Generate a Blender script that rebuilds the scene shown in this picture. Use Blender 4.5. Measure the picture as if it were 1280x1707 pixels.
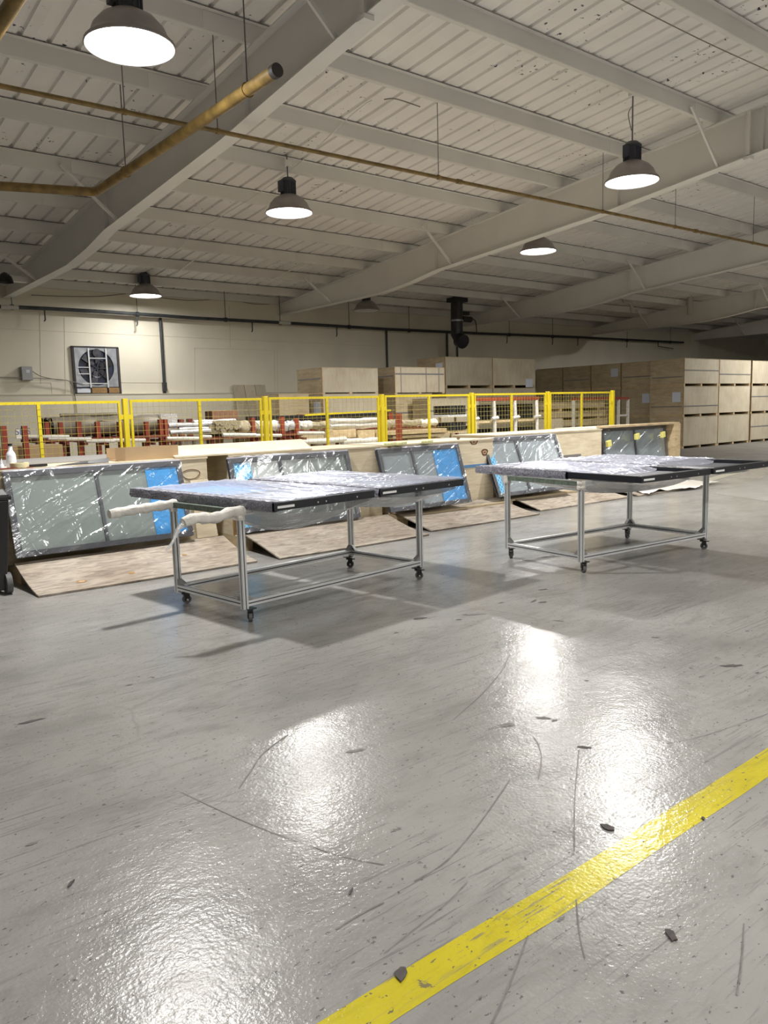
import bpy, math, random
from mathutils import Vector, Matrix, noise
random.seed(7)
C = bpy.context.scene.collection
for o in list(bpy.data.objects): bpy.data.objects.remove(o)

# ------------------------------------------------------------------ camera
FPX, YAW, PITCH, ROLL, HC = 1308.5, .6768, -.129, -.0279, 1.6
cy_, sy_, cp_, sp_ = math.cos(YAW), math.sin(YAW), math.cos(PITCH), math.sin(PITCH)
fw = Vector((sy_*cp_, cy_*cp_, sp_)); r0 = Vector((cy_, -sy_, 0)); u0 = r0.cross(fw)
rt = math.cos(ROLL)*r0 + math.sin(ROLL)*u0
up = -math.sin(ROLL)*r0 + math.cos(ROLL)*u0
EYE = Vector((0, 0, HC))
cam = bpy.data.objects.new('camera', bpy.data.cameras.new('camera')); C.objects.link(cam)
cam.matrix_world = Matrix(((rt.x, up.x, -fw.x, 0), (rt.y, up.y, -fw.y, 0), (rt.z, up.z, -fw.z, HC), (0, 0, 0, 1)))
cam.data.sensor_fit = 'HORIZONTAL'; cam.data.sensor_width = 36; cam.data.lens = FPX/1280*36
cam.data.clip_end = 300; cam.data.clip_start = .05
bpy.context.scene.camera = cam

# ------------------------------------------------------------------ world and exposure
w = bpy.data.worlds.new('world'); bpy.context.scene.world = w; w.use_nodes = True
w.node_tree.nodes['Background'].inputs[0].default_value = (.8, .85, 1, 1)
w.node_tree.nodes['Background'].inputs[1].default_value = .02
vs = bpy.context.scene.view_settings
vs.view_transform = 'Standard'; vs.look = 'None'; vs.gamma = 1; vs.exposure = 0.03
LAMP_W = 300.0          # watts of each high bay lamp
LAMP_COL = (1.0, .98, .94)

# ------------------------------------------------------------------ measuring helpers (photo pixel -> point on a real plane)
def ray(u, v): return (rt*(u-640) - up*(v-853.5) + fw*FPX).normalized()
def onY(u, v, y): d = ray(u, v); return EYE + d*(y/d.y)
def onX(u, v, x): d = ray(u, v); return EYE + d*(x/d.x)
def onZ(u, v, z): d = ray(u, v); return EYE + d*((z-HC)/d.z)
RS = .0921; RZ = 7.069
def roofz(y): return RZ - RS*y
def onRoof(u, v, off=0):
    d = ray(u, v); return EYE + d*((RZ+off-HC)/(d.z+RS*d.y))
WY = 21.28

# ------------------------------------------------------------------ materials
def mat(name, col, rough=.5, metal=0, var=0., vscale=3., bump=0., bscale=60., stretch=(1, 1, 1), col2=None, spec=.5, detail=5):
    m = bpy.data.materials.new(name); m.use_nodes = True; nt = m.node_tree; p = nt.nodes['Principled BSDF']
    p.inputs['Base Color'].default_value = (*col, 1); p.inputs['Roughness'].default_value = rough
    p.inputs['Metallic'].default_value = metal; p.inputs['Specular IOR Level'].default_value = spec
    tc = nt.nodes.new('ShaderNodeTexCoord'); mp = nt.nodes.new('ShaderNodeMapping'); mp.inputs['Scale'].default_value = stretch
    nt.links.new(tc.outputs['Object'], mp.inputs[0])
    if var or col2:
        n = nt.nodes.new('ShaderNodeTexNoise'); n.inputs['Scale'].default_value = vscale; n.inputs['Detail'].default_value = detail
        nt.links.new(mp.outputs[0], n.inputs[0])
        cr = nt.nodes.new('ShaderNodeValToRGB'); cr.color_ramp.elements[0].position = .35; cr.color_ramp.elements[1].position = .65
        c2 = col2 or tuple(c*(1-var) for c in col)
        cr.color_ramp.elements[0].color = (*c2, 1); cr.color_ramp.elements[1].color = (*col, 1)
        nt.links.new(n.outputs[0], cr.inputs[0]); nt.links.new(cr.outputs[0], p.inputs['Base Color'])
    if bump:
        n2 = nt.nodes.new('ShaderNodeTexNoise'); n2.inputs['Scale'].default_value = bscale; n2.inputs['Detail'].default_value = 4
        nt.links.new(mp.outputs[0], n2.inputs[0]); b = nt.nodes.new('ShaderNodeBump'); b.inputs['Strength'].default_value = bump
        b.inputs['Distance'].default_value = .01
        nt.links.new(n2.outputs[0], b.inputs['Height']); nt.links.new(b.outputs[0], p.inputs['Normal'])
    return m

def plywood(name, col, dark, sx=1.0, sz=9.0, blot=.5, sy=None, ns=2.2):
    """wood: long soft grain along x plus blotches and a few knots"""
    m = bpy.data.materials.new(name); m.use_nodes = True; nt = m.node_tree; p = nt.nodes['Principled BSDF']; L = nt.links.new
    tc = nt.nodes.new('ShaderNodeTexCoord'); mp = nt.nodes.new('ShaderNodeMapping'); mp.inputs['Scale'].default_value = (sx, sy or sx, sz)
    L(tc.outputs['Object'], mp.inputs[0])
    n = nt.nodes.new('ShaderNodeTexNoise'); n.inputs['Scale'].default_value = ns; n.inputs['Detail'].default_value = 8; n.inputs['Roughness'].default_value = .6; n.inputs['Distortion'].default_value = 1.2
    L(mp.outputs[0], n.inputs[0])
    cr = nt.nodes.new('ShaderNodeValToRGB'); cr.color_ramp.elements[0].position = .3; cr.color_ramp.elements[1].position = .62
    cr.color_ramp.elements[0].color = (*dark, 1); cr.color_ramp.elements[1].color = (*col, 1)
    L(n.outputs[0], cr.inputs[0])
    oi = nt.nodes.new('ShaderNodeObjectInfo')
    ad = nt.nodes.new('ShaderNodeVectorMath'); ad.operation = 'ADD'
    sc = nt.nodes.new('ShaderNodeVectorMath'); sc.operation = 'SCALE'; sc.inputs[3].default_value = 13
    cmb = nt.nodes.new('ShaderNodeCombineXYZ')
    for i in range(3): L(oi.outputs['Random'], cmb.inputs[i])
    L(cmb.outputs[0], sc.inputs[0]); L(tc.outputs['Object'], ad.inputs[0]); L(sc.outputs[0], ad.inputs[1])
    L(ad.outputs[0], mp.inputs[0])
    hs = nt.nodes.new('ShaderNodeHueSaturation')
    mr = nt.nodes.new('ShaderNodeMapRange'); mr.inputs[3].default_value = .86; mr.inputs[4].default_value = 1.08
    L(oi.outputs['Random'], mr.inputs[0]); L(mr.outputs[0], hs.inputs['Value']); L(cr.outputs[0], hs.inputs['Color'])
    n2 = nt.nodes.new('ShaderNodeTexNoise'); n2.inputs['Scale'].default_value = 1.7; n2.inputs['Detail'].default_value = 2
    L(ad.outputs[0], n2.inputs[0])
    mx = nt.nodes.new('ShaderNodeMixRGB'); mx.blend_type = 'MULTIPLY'; mx.inputs[0].default_value = blot
    c2 = nt.nodes.new('ShaderNodeValToRGB'); c2.color_ramp.elements[0].color = (.72, .66, .6, 1); c2.color_ramp.elements[0].position = .3; c2.color_ramp.elements[1].position = .6
    L(n2.outputs[0], c2.inputs[0]); L(hs.outputs[0], mx.inputs[1]); L(c2.outputs[0], mx.inputs[2])
    L(mx.outputs[0], p.inputs['Base Color']); p.inputs['Roughness'].default_value = .7
    return m

def film(name, tint=(.93, .95, 1.0), haze=.16, refl=.3, bs=22.0, strength=.7, gr=.16):
    """clear polythene: mostly see-through, a little milky, with sharp reflections"""
    m = bpy.data.materials.new(name); m.use_nodes = True; nt = m.node_tree; L = nt.links.new
    nt.nodes.remove(nt.nodes['Principled BSDF']); out = nt.nodes['Material Output']
    tr = nt.nodes.new('ShaderNodeBsdfTransparent'); gl = nt.nodes.new('ShaderNodeBsdfGlossy'); df = nt.nodes.new('ShaderNodeBsdfTranslucent')
    d2 = nt.nodes.new('ShaderNodeBsdfDiffuse'); d2.inputs[0].default_value = (*tint, 1)
    gl.inputs[0].default_value = (*tint, 1); gl.inputs[1].default_value = gr; df.inputs[0].default_value = (*tint, 1)
    tc = nt.nodes.new('ShaderNodeTexCoord'); mp = nt.nodes.new('ShaderNodeMapping'); mp.inputs['Scale'].default_value = (1, 1, 1); mp.inputs['Rotation'].default_value = (.3, .5, .7)
    L(tc.outputs['Object'], mp.inputs[0])
    n = nt.nodes.new('ShaderNodeTexNoise'); n.inputs['Scale'].default_value = bs; n.inputs['Detail'].default_value = 3; n.inputs['Distortion'].default_value = 1.5
    L(mp.outputs[0], n.inputs[0]); b = nt.nodes.new('ShaderNodeBump'); b.inputs['Strength'].default_value = strength; b.inputs['Distance'].default_value = .02
    L(n.outputs[0], b.inputs['Height'])
    for s in (gl, df, d2): L(b.outputs[0], s.inputs['Normal'])
    lw = nt.nodes.new('ShaderNodeLayerWeight'); lw.inputs[0].default_value = .35
    mr = nt.nodes.new('ShaderNodeMapRange'); mr.inputs[3].default_value = refl*.35; mr.inputs[4].default_value = min(1, refl*1.8)
    L(lw.outputs['Facing'], mr.inputs[0])
    m0 = nt.nodes.new('ShaderNodeMixShader'); m0.inputs[0].default_value = .5; L(df.outputs[0], m0.inputs[1]); L(d2.outputs[0], m0.inputs[2])
    m1 = nt.nodes.new('ShaderNodeMixShader'); m1.inputs[0].default_value = haze; L(tr.outputs[0], m1.inputs[1]); L(m0.outputs[0], m1.inputs[2])
    m2 = nt.nodes.new('ShaderNodeMixShader'); L(mr.outputs[0], m2.inputs[0]); L(m1.outputs[0], m2.inputs[1]); L(gl.outputs[0], m2.inputs[2])
    L(m2.outputs[0], out.inputs[0])
    return m

def floor_mat(name, base, light, yellow=False):
    m = bpy.data.materials.new(name); m.use_nodes = True; nt = m.node_tree; p = nt.nodes['Principled BSDF']; L = nt.links.new
    geo = nt.nodes.new('ShaderNodeNewGeometry')
    def noise_(scale, stretch=(1, 1, 1), rot=0, detail=5, dist=0, rough=.5):
        mp = nt.nodes.new('ShaderNodeMapping'); mp.inputs['Scale'].default_value = stretch; mp.inputs['Rotation'].default_value = (0, 0, rot)
        L(geo.outputs['Position'], mp.inputs[0])
        n = nt.nodes.new('ShaderNodeTexNoise'); n.inputs['Scale'].default_value = scale; n.inputs['Detail'].default_value = detail
        n.inputs['Distortion'].default_value = dist; n.inputs['Roughness'].default_value = rough
        L(mp.outputs[0], n.inputs[0]); return n.outputs[0]
    def ramp(src, a, b, ca=(0, 0, 0, 1), cb=(1, 1, 1, 1)):
        r = nt.nodes.new('ShaderNodeValToRGB'); r.color_ramp.elements[0].position = a; r.color_ramp.elements[1].position = b
        r.color_ramp.elements[0].color = ca; r.color_ramp.elements[1].color = cb; L(src, r.inputs[0]); return r.outputs[0]
    def mixc(f, a, b, blend='MIX'):
        x = nt.nodes.new('ShaderNodeMixRGB'); x.blend_type = blend
        for i, s in enumerate((f, a, b)):
            if isinstance(s, (int, float)): x.inputs[i].default_value = s
            elif isinstance(s, tuple): x.inputs[i].default_value = (*s, 1)
            else: L(s, x.inputs[i])
        return x.outputs[0]
    def mul(a, b):
        x = nt.nodes.new('ShaderNodeMath'); x.operation = 'MULTIPLY'
        for i, s in enumerate((a, b)):
            if isinstance(s, (int, float)): x.inputs[i].default_value = s
            else: L(s, x.inputs[i])
        return x.outputs[0]
    col = mixc(ramp(noise_(.9, detail=6), .35, .65), base, light)
    col = mixc(mul(ramp(noise_(2.3, (.7, 1.6, 1), -.2, 8, .6, .65), .5, .68), .6), col, tuple(c*.74 for c in base))
    col = mixc(mul(ramp(noise_(9, (.5, 1.8, 1), -.25, 8, .8, .7), .52, .66), .35), col, tuple(c*.66 for c in base))
    # long scuffs in several directions
    for rot, sc, st, lo, k in ((-.2, 7, (.25, 6, 1), .60, .75), (.5, 6, (.2, 9, 1), .62, .75), (-1.15, 6, (.2, 10, 1), .635, .7), (-.05, 16, (.35, 4.5, 1), .60, .65), (-.3, 3, (.12, 14, 1), .63, .7)):
        s = ramp(noise_(sc, st, rot, 6, .4, .6), lo, lo+.035)
        gate = ramp(noise_(1.1, (1, 1, 1), rot, 2), .45, .6)
        col = mixc(mul(mul(s, gate), k), col, (.16, .15, .15))
    # paint chips
    s = ramp(noise_(11, (1, 1, 1), 0, 8, .3, .7), .635, .65); g = ramp(noise_(1.6, (1, 1, 1), .3, 3), .48, .58)
    col = mixc(mul(mul(s, g), .8), col, (.11, .10, .10))
    s = ramp(noise_(38, (.8, 1.3, 1), -.3, 3, 0, .6), .65, .67)
    col = mixc(mul(s, .8), col, (.09, .085, .085))
    # a few hairline cracks
    v = nt.nodes.new('ShaderNodeTexVoronoi'); v.feature = 'DISTANCE_TO_EDGE'; v.inputs['Scale'].default_value = .55
    mpv = nt.nodes.new('ShaderNodeMapping'); L(geo.outputs['Position'], mpv.inputs[0]); nz = nt.nodes.new('ShaderNodeTexNoise'); nz.inputs['Scale'].default_value = 2
    va = nt.nodes.new('ShaderNodeVectorMath'); va.operation = 'MULTIPLY_ADD'; va.inputs[1].default_value = (.25, .25, 0)
    L(geo.outputs['Position'], nz.inputs[0]); L(nz.outputs['Color'], va.inputs[0]); L(mpv.outputs[0], va.inputs[2]); L(va.outputs[0], v.inputs['Vector'])
    col = mixc(mul(mul(ramp(v.outputs['Distance'], 0, .006, (1, 1, 1, 1), (0, 0, 0, 1)), ramp(noise_(.8, detail=2), .5, .6)), .5), col, (.2, .19, .18))
    L(col, p.inputs['Base Color'])
    rr = nt.nodes.new('ShaderNodeMapRange'); rr.inputs[3].default_value = .13; rr.inputs[4].default_value = .27
    L(ramp(noise_(1.6, detail=6), .3, .7), rr.inputs[0]); L(rr.outputs[0], p.inputs['Roughness'])
    p.inputs['Specular IOR Level'].default_value = .26
    b = nt.nodes.new('ShaderNodeBump'); b.inputs['Strength'].default_value = .6; b.inputs['Distance'].default_value = .0022
    L(noise_(70, detail=4), b.inputs['Height'])
    b2 = nt.nodes.new('ShaderNodeBump'); b2.inputs['Strength'].default_value = .6; b2.inputs['Distance'].default_value = .0035
    L(noise_(16, detail=4), b2.inputs['Height']); L(b.outputs[0], b2.inputs['Normal']); L(b2.outputs[0], p.inputs['Normal'])
    return m

def emis(name, col, s):
    m = bpy.data.materials.new(name); m.use_nodes = True; nt = m.node_tree; p = nt.nodes['Principled BSDF']
    p.inputs['Base Color'].default_value = (.9, .9, .9, 1); p.inputs['Emission Color'].default_value = (*col, 1); p.inputs['Emission Strength'].default_value = s
    return m

def chipped(name, col):
    """white painted steel sheet with a few flaked spots"""
    m = mat(name, col, .55, var=.08, vscale=1.3); nt = m.node_tree; p = nt.nodes['Principled BSDF']; L = nt.links.new
    geo = nt.nodes.new('ShaderNodeNewGeometry')
    def nz(s, d=4):
        n = nt.nodes.new('ShaderNodeTexNoise'); n.inputs['Scale'].default_value = s; n.inputs['Detail'].default_value = d; L(geo.outputs['Position'], n.inputs[0])
        return n.outputs[0]
    def rp(s, a, b):
        r = nt.nodes.new('ShaderNodeValToRGB'); r.color_ramp.elements[0].position = a; r.color_ramp.elements[1].position = b; L(s, r.inputs[0]); return r.outputs[0]
    mu = nt.nodes.new('ShaderNodeMath'); mu.operation = 'MULTIPLY'; L(rp(nz(13), .66, .675), mu.inputs[0]); L(rp(nz(.7, 2), .54, .58), mu.inputs[1])
    mx = nt.nodes.new('ShaderNodeMixRGB'); mx.inputs[2].default_value = (.05, .05, .06, 1)
    src = p.inputs['Base Color'].links[0].from_socket
    L(mu.outputs[0], mx.inputs[0]); L(src, mx.inputs[1]); L(mx.outputs[0], p.inputs['Base Color'])
    return m

def lattice(name, base, line):
    m = mat(name, base, .3, var=.2, vscale=6, bump=.6, bscale=30); nt = m.node_tree; p = nt.nodes['Principled BSDF']; L = nt.links.new
    tc = nt.nodes.new('ShaderNodeTexCoord'); acc = None
    for ang in (.78, -.78):
        mp = nt.nodes.new('ShaderNodeMapping'); mp.inputs['Rotation'].default_value = (0, ang, 0); L(tc.outputs['Object'], mp.inputs[0])
        wv = nt.nodes.new('ShaderNodeTexWave'); wv.inputs['Scale'].default_value = 6.5; wv.inputs['Distortion'].default_value = .6; L(mp.outputs[0], wv.inputs[0])
        r = nt.nodes.new('ShaderNodeValToRGB'); r.color_ramp.elements[0].position = .72; r.color_ramp.elements[1].position = .88; L(wv.outputs[0], r.inputs[0])
        if acc is None: acc = r.outputs[0]
        else:
            mx = nt.nodes.new('ShaderNodeMixRGB'); mx.blend_type = 'LIGHTEN'; mx.inputs[0].default_value = 1; L(acc, mx.inputs[1]); L(r.outputs[0], mx.inputs[2]); acc = mx.outputs[0]
    mx = nt.nodes.new('ShaderNodeMixRGB'); src = p.inputs['Base Color'].links[0].from_socket; mx.inputs[2].default_value = (*line, 1)
    L(acc, mx.inputs[0]); L(src, mx.inputs[1]); L(mx.outputs[0], p.inputs['Base Color']); return m

M = dict(
 blue_lat=lattice('blue_lattice_film', (.01, .33, .80), (.25, .72, .95)),
 floor=floor_mat('floor_paint', (.27, .264, .25), (.345, .338, .322)),
 yellow_line=floor_mat('yellow_floor_paint', (.50, .42, .025), (.60, .51, .035)),
 bare=mat('bare_concrete', (.20, .185, .165), .55, var=.3, vscale=2),
 pale=mat('pale_paint', (.50, .47, .38), .5, var=.15),
 deck=chipped('deck_paint', (.87, .84, .81)),
 steel=mat('white_steel_paint', (.78, .765, .73), .5, var=.06, vscale=1.2),
 purlin=mat('purlin_paint', (.74, .72, .68), .5, var=.08, vscale=1.2),
 wall=mat('cream_wall_paint', (.80, .75, .62), .7, var=.10, vscale=.8, bump=.25, bscale=5),
 wall_low=mat('white_wall_paint', (.78, .73, .60), .7, var=.08, vscale=1.5),
 groove=mat('wall_joint', (.58, .54, .43), .8),
 ply=plywood('plywood_front', (.72, .64, .48), (.58, .48, .33)),
 ply_v=plywood('plywood_upright_grain', (.58, .52, .40), (.49, .43, .31), 7, 1.0),
 ply_h=plywood('plywood_dull', (.54, .45, .30), (.40, .31, .19), 1, 7),
 ply_worn=plywood('plywood_worn', (.47, .41, .34), (.20, .165, .135), 1.0, 1.0, .75, 4.5, 4.0),
 wood=plywood('pine_timber', (.66, .52, .32), (.45, .33, .18), 2, 6),
 strap=mat('grey_strap', (.20, .19, .19), .5), paper=mat('paper', (.62, .66, .76), .6),
 blue_strap=mat('blue_strap', (.10, .24, .45), .5),
 edge=mat('plywood_edge', (.42, .25, .10), .7, var=.3, vscale=20), knot=mat('wood_knot', (.16, .07, .03), .7, var=.4, vscale=25), knot_l=mat('wood_knot_core', (.62, .42, .26), .7, var=.3, vscale=30),
 alu=mat('brushed_aluminium', (.74, .75, .76), .36, .55, var=.1, vscale=8), slot_dark=mat('profile_slot_shade', (.06, .06, .065), .6),
 bracket=mat('die_cast_bracket', (.30, .30, .30), .5, .6), black=mat('black_plastic', (.012, .012, .014), .35), rubber=mat('grey_rubber', (.10, .10, .10), .6),
 chrome=mat('bright_bolt', (.8, .8, .8), .25, 1), frame=mat('black_frame', (.012, .013, .018), .35, spec=.5), frame_w=mat('dark_grey_frame', (.035, .037, .052), .45, bump=.5, bscale=90),
 glass=mat('grey_green_glass', (.235, .28, .27), .2, var=.12, vscale=1.3), glass_b=mat('grey_blue_glass', (.30, .35, .38), .2, var=.12, vscale=2.5),
 blue=mat('blue_film', (.015, .34, .82), .3, var=.25, vscale=12, bump=.9, bscale=35),
 bubble=mat('bubble_wrapped_frame', (.34, .34, .41), .35, var=.65, vscale=70, bump=1.0, bscale=140),
 film=film('clear_polythene', (.95, .97, 1.0), .08, .18, 5, .25), film_m=film('milky_polythene', (.95, .96, .97), .58, .4, 14, .6), film_t=film('table_polythene', (.84, .86, 1.0), .44, .18, 9, .3, .30),
 foam=mat('white_foam_wrap', (.72, .69, .64), .7, var=.15, vscale=14, bump=1, bscale=25), white=mat('white_plastic', (.75, .78, .86), .35), tape=mat('masking_tape', (.68, .60, .36), .6), tape_d=mat('tape_core', (.16, .09, .04), .7),
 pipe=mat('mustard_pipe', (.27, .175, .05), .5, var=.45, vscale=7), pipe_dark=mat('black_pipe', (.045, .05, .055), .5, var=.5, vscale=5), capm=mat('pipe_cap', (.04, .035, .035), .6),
 rod=mat('hanger_rod', (.16, .15, .14), .5, .5), cable=mat('grey_cable', (.22, .20, .17), .6), red=mat('red_rack_paint', (.30, .045, .02), .5, var=.3, vscale=12), dred=mat('dark_red_rack', (.20, .03, .02), .55, var=.4, vscale=10),
 yellow=mat('yellow_powder_coat', (.72, .58, .02), .4, var=.08, vscale=5), wire=mat('yellow_wire', (.46, .38, .08), .45),
 card=mat('cardboard', (.40, .28, .16), .75, var=.15, vscale=4), brown=mat('brown_box', (.22, .11, .06), .7, var=.3, vscale=18),
 hood=mat('lamp_hood', (.36, .33, .32), .42, .55, var=.15, vscale=6), hood_in=mat('lamp_reflector', (.85, .85, .85), .3), housing=mat('lamp_housing', (.045, .05, .065), .5),
 lens=emis('lamp_glow', LAMP_COL, 7), lens_off=mat('lamp_lens_off', (.72, .72, .70), .3),
 olive=mat('olive_wrap', (.24, .21, .16), .5, var=.35, vscale=3, stretch=(.4, 1, 5)), silver=mat('silver_wrap', (.62, .62, .64), .3, .3, var=.4, vscale=6, stretch=(.5, 1, 5), bump=.8, bscale=14),
 roll=mat('rolled_fabric', (.42, .36, .24), .7, var=.4, vscale=14), roll_w=mat('white_roll', (.72, .69, .62), .6, var=.25, vscale=5, stretch=(.4, 1, 5), bump=.6, bscale=15),
 galv=mat('galvanised_sheet', (.42, .44, .48), .35, .7, var=.3, vscale=6), navy=mat('fan_opening_shade', (.012, .02, .05), .4), fblade=mat('fan_blade', (.09, .09, .105), .35, .7, var=.4, vscale=8),
 sheet=mat('white_foam_sheet', (.78, .74, .68), .6, bump=.4, bscale=8), foam_y=mat('yellow_foam', (.80, .74, .22), .8, var=.1), foam_p=mat('pale_yellow_foam', (.72, .72, .38), .8, var=.2, vscale=20),
 chip=mat('chipped_spot', (.075, .062, .06), .7, var=.3, vscale=30), faint=mat('faint_mark', (.19, .18, .17), .6, var=.35, vscale=30), ink=mat('blue_ink', (.10, .13, .25), .6), duct=mat('black_duct', (.03, .03, .032), .5, var=.4, vscale=6), white_pipe=mat('white_pipe', (.50, .48, .43), .5),
 green=mat('green_tape_rail', (.15, .19, .15), .5, var=.45, vscale=30), board_w=mat('white_board', (.74, .74, .74), .6), plat=mat('grey_board', (.30, .29, .28), .6))

# ------------------------------------------------------------------ mesh helpers
def curve_pts(P, n=8):
    out = []; P = [Vector(p) for p in P]
    for i in range(len(P)-1):
        a, b = P[i], P[i+1]; pa = P[max(i-1, 0)]; nb = P[min(i+2, len(P)-1)]
        for k in range(n):
            t = k/n; out.append(.5*((2*a)+(b-pa)*t+(2*pa-5*a+4*b-nb)*t*t+(3*a-pa-3*b+nb)*t**3))
    out.append(P[-1]); return out
WL = {}
class MB:
    def __init__(s): s.v = []; s.f = []
    def add(s, vs_, fs): n = len(s.v); s.v += [Vector(a) for a in vs_]; s.f += [tuple(i+n for i in f) for f in fs]; return s
    def obox(s, c, ax, ay, az):
        c, ax, ay, az = map(Vector, (c, ax, ay, az)); p = []
        for k in (-1, 1):
            for j in (-1, 1):
                for i in (-1, 1): p.append(c+ax*i+ay*j+az*k)
        return s.add(p, [(0, 2, 3, 1), (4, 5, 7, 6), (0, 1, 5, 4), (2, 6, 7, 3), (0, 4, 6, 2), (1, 3, 7, 5)])
    def box(s, x0, x1, y0, y1, z0, z1):
        return s.obox(((x0+x1)/2, (y0+y1)/2, (z0+z1)/2), ((x1-x0)/2, 0, 0), (0, (y1-y0)/2, 0), (0, 0, (z1-z0)/2))
    def beam(s, p0, p1, w_, h_, upv=(0, 0, 1)):
        p0, p1 = Vector(p0), Vector(p1); d = p1-p0; u = Vector(upv); side = d.cross(u)
        if side.length < 1e-6: side = d.cross(Vector((1, 0, 0)))
        side.normalize(); u2 = side.cross(d).normalized()
        return s.obox((p0+p1)/2, d/2, side*(w_/2), u2*(h_/2))
    def tube(s, pts, r, n=10, cap=True, wob=0):
        pts = [Vector(p) for p in pts]; rings = []; prev = None
        for i, p in enumerate(pts):
            d = (pts[min(i+1, len(pts)-1)]-pts[max(i-1, 0)]).normalized()
            a = d.cross(Vector((0, 0, 1)) if abs(d.z) < .95 else Vector((1, 0, 0))).normalized() if prev is None else (prev - d*prev.dot(d)).normalized()
            prev = a; b = d.cross(a); ri = r[i] if isinstance(r, (list, tuple)) else r
            rings.append([p+(a*math.cos(t)+b*math.sin(t))*ri*(1+wob*(random.random()-.5)) for t in [2*math.pi*k/n for k in range(n)]])
        vs_ = [q for R in rings for q in R]; fs = []
        for i in range(len(rings)-1):
            for k in range(n): fs.append((i*n+k, i*n+(k+1) % n, (i+1)*n+(k+1) % n, (i+1)*n+k))
        if cap: fs.append(tuple(range(n-1, -1, -1))); fs.append(tuple((len(rings)-1)*n+k for k in range(n)))
        return s.add(vs_, fs)
    def lathe(s, prof, n=32, c=(0, 0, 0)):
        c = Vector(c); vs_ = []; fs = []
        for r, z in prof:
            for k in range(n): t = 2*math.pi*k/n; vs_.append(c+Vector((r*math.cos(t), r*math.sin(t), z)))
        for i in range(len(prof)-1):
            for k in range(n): fs.append((i*n+k, i*n+(k+1) % n, (i+1)*n+(k+1) % n, (i+1)*n+k))
        return s.add(vs_, fs)
    def disc(s, c, r, n=32, ax=(1, 0, 0), ay=(0, 1, 0)):
        c, ax, ay = Vector(c), Vector(ax), Vector(ay)
        return s.add([c+ax*r*math.cos(2*math.pi*k/n)+ay*r*math.sin(2*math.pi*k/n) for k in range(n)], [tuple(range(n))])
    def prism(s, poly, vec):
        n = len(poly); vec = Vector(vec); poly = [Vector(p) for p in poly]
        return s.add(poly+[p+vec for p in poly], [tuple(range(n))[::-1], tuple(range(n, 2*n))]+[(i, (i+1) % n, n+(i+1) % n, n+i) for i in range(n)])
    def grid(s, fn, nu, nv):
        vs_ = [fn(i/nu, j/nv) for j in range(nv+1) for i in range(nu+1)]
        return s.add(vs_, [(j*(nu+1)+i, j*(nu+1)+i+1, (j+1)*(nu+1)+i+1, (j+1)*(nu+1)+i) for j in range(nv) for i in range(nu)])
    def build(s, name, m, parent=None, smooth=False, loc=None, bevel=0):
        if parent is None and loc is None:
            xs = [p.x for p in s.v]; ys = [p.y for p in s.v]; zs = [p.z for p in s.v]
            loc = Vector(((min(xs)+max(xs))/2, (min(ys)+max(ys))/2, min(zs)))
        o0 = WL[parent] if parent else Vector(loc)
        me = bpy.data.meshes.new(name); me.from_pydata([p-o0 for p in s.v], [], s.f); me.update()
        if smooth:
            me.polygons.foreach_set('use_smooth', [True]*len(me.polygons)); me.set_sharp_from_angle(angle=.6)
        o = bpy.data.objects.new(name, me); C.objects.link(o); me.materials.append(M[m] if isinstance(m, str) else m)
        if parent: o.parent = parent
        else: o.location = o0
        WL[o] = Vector(o0)
        if bevel:
            b = o.modifiers.new('bevel', 'BEVEL'); b.width = bevel; b.segments = 2; b.limit_method = 'ANGLE'
        return o
def tag(o, label=None, cat=None, group=None, kind=None):
    if label: o['label'] = label
    if cat: o['category'] = cat
    if group: o['group'] = group
    if kind: o['kind'] = kind
    return o
def root(name, loc, label=None, cat=None, group=None):
    o = bpy.data.objects.new(name, None); C.objects.link(o); o.location = loc; o.empty_display_size = .1; WL[o] = Vector(loc)
    return tag(o, label, cat, group)
def dup(r, loc, label=None, group=None, skip=()):
    c = r.copy(); C.objects.link(c); c.location = loc; WL[c] = Vector(loc)
    if label: c['label'] = label
    if group: c['group'] = group
    for ch in KIDS(r):
        if ch.name.split('.')[0] in skip: continue
        a = ch.copy(); C.objects.link(a); a.parent = c
        for g in KIDS(ch):
            b = g.copy(); C.objects.link(b); b.parent = a
    return c
def KIDS(r): return [o for o in bpy.data.objects if o.parent == r]
def st(o): o['kind'] = 'structure'; return o

# ================================================================== THE ROOM
X0, X1, Y0 = -14.0, 64.0, -16.0
fl = st(MB().box(X0, X1, Y0, WY+.5, -.3, 0).build('floor', 'floor'))
# yellow painted line, a wall-parallel strip (a hair above the slab)
A = onZ(515, 1702, 0); B = onZ(1280, 1243, 0)
mb = MB()
def yl(s, t): 
    x = -3+s*18; return Vector((x, 1.598-.13*t+.006*math.sin(x*2.1)+.004*math.sin(x*5.3+t), .0012))
mb.grid(yl, 90, 1).build('yellow_line', 'yellow_line', fl)
mb = MB().add([(21.2, 9.7, .001), (63.5, 10, .001), (63.5, 21.2, .001), (15.2, 21.2, .001), (15.2, 11.0, .001)], [(0, 1, 2, 3, 4)]); mb.build('bare_concrete', 'bare', fl)
mb = MB().add([(13.0, 7.0, .001), (16.9, 7.86, .001), (30, 10.0, .001), (30, 6.0, .001), (12.5, 5.85, .001)], [(0, 4, 3, 2, 1)]); mb.build('worn_patch', mat('worn_floor', (.33, .315, .29), .4, var=.2, vscale=1.5), fl)
mb = MB().add([(14.8, 8.1, .0015), (15.4, 8.45, .0015), (30, 11.7, .0015), (30, 11.2, .0015)], [(0, 3, 2, 1)]); mb.build('pale_strip', 'pale', fl)
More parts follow.
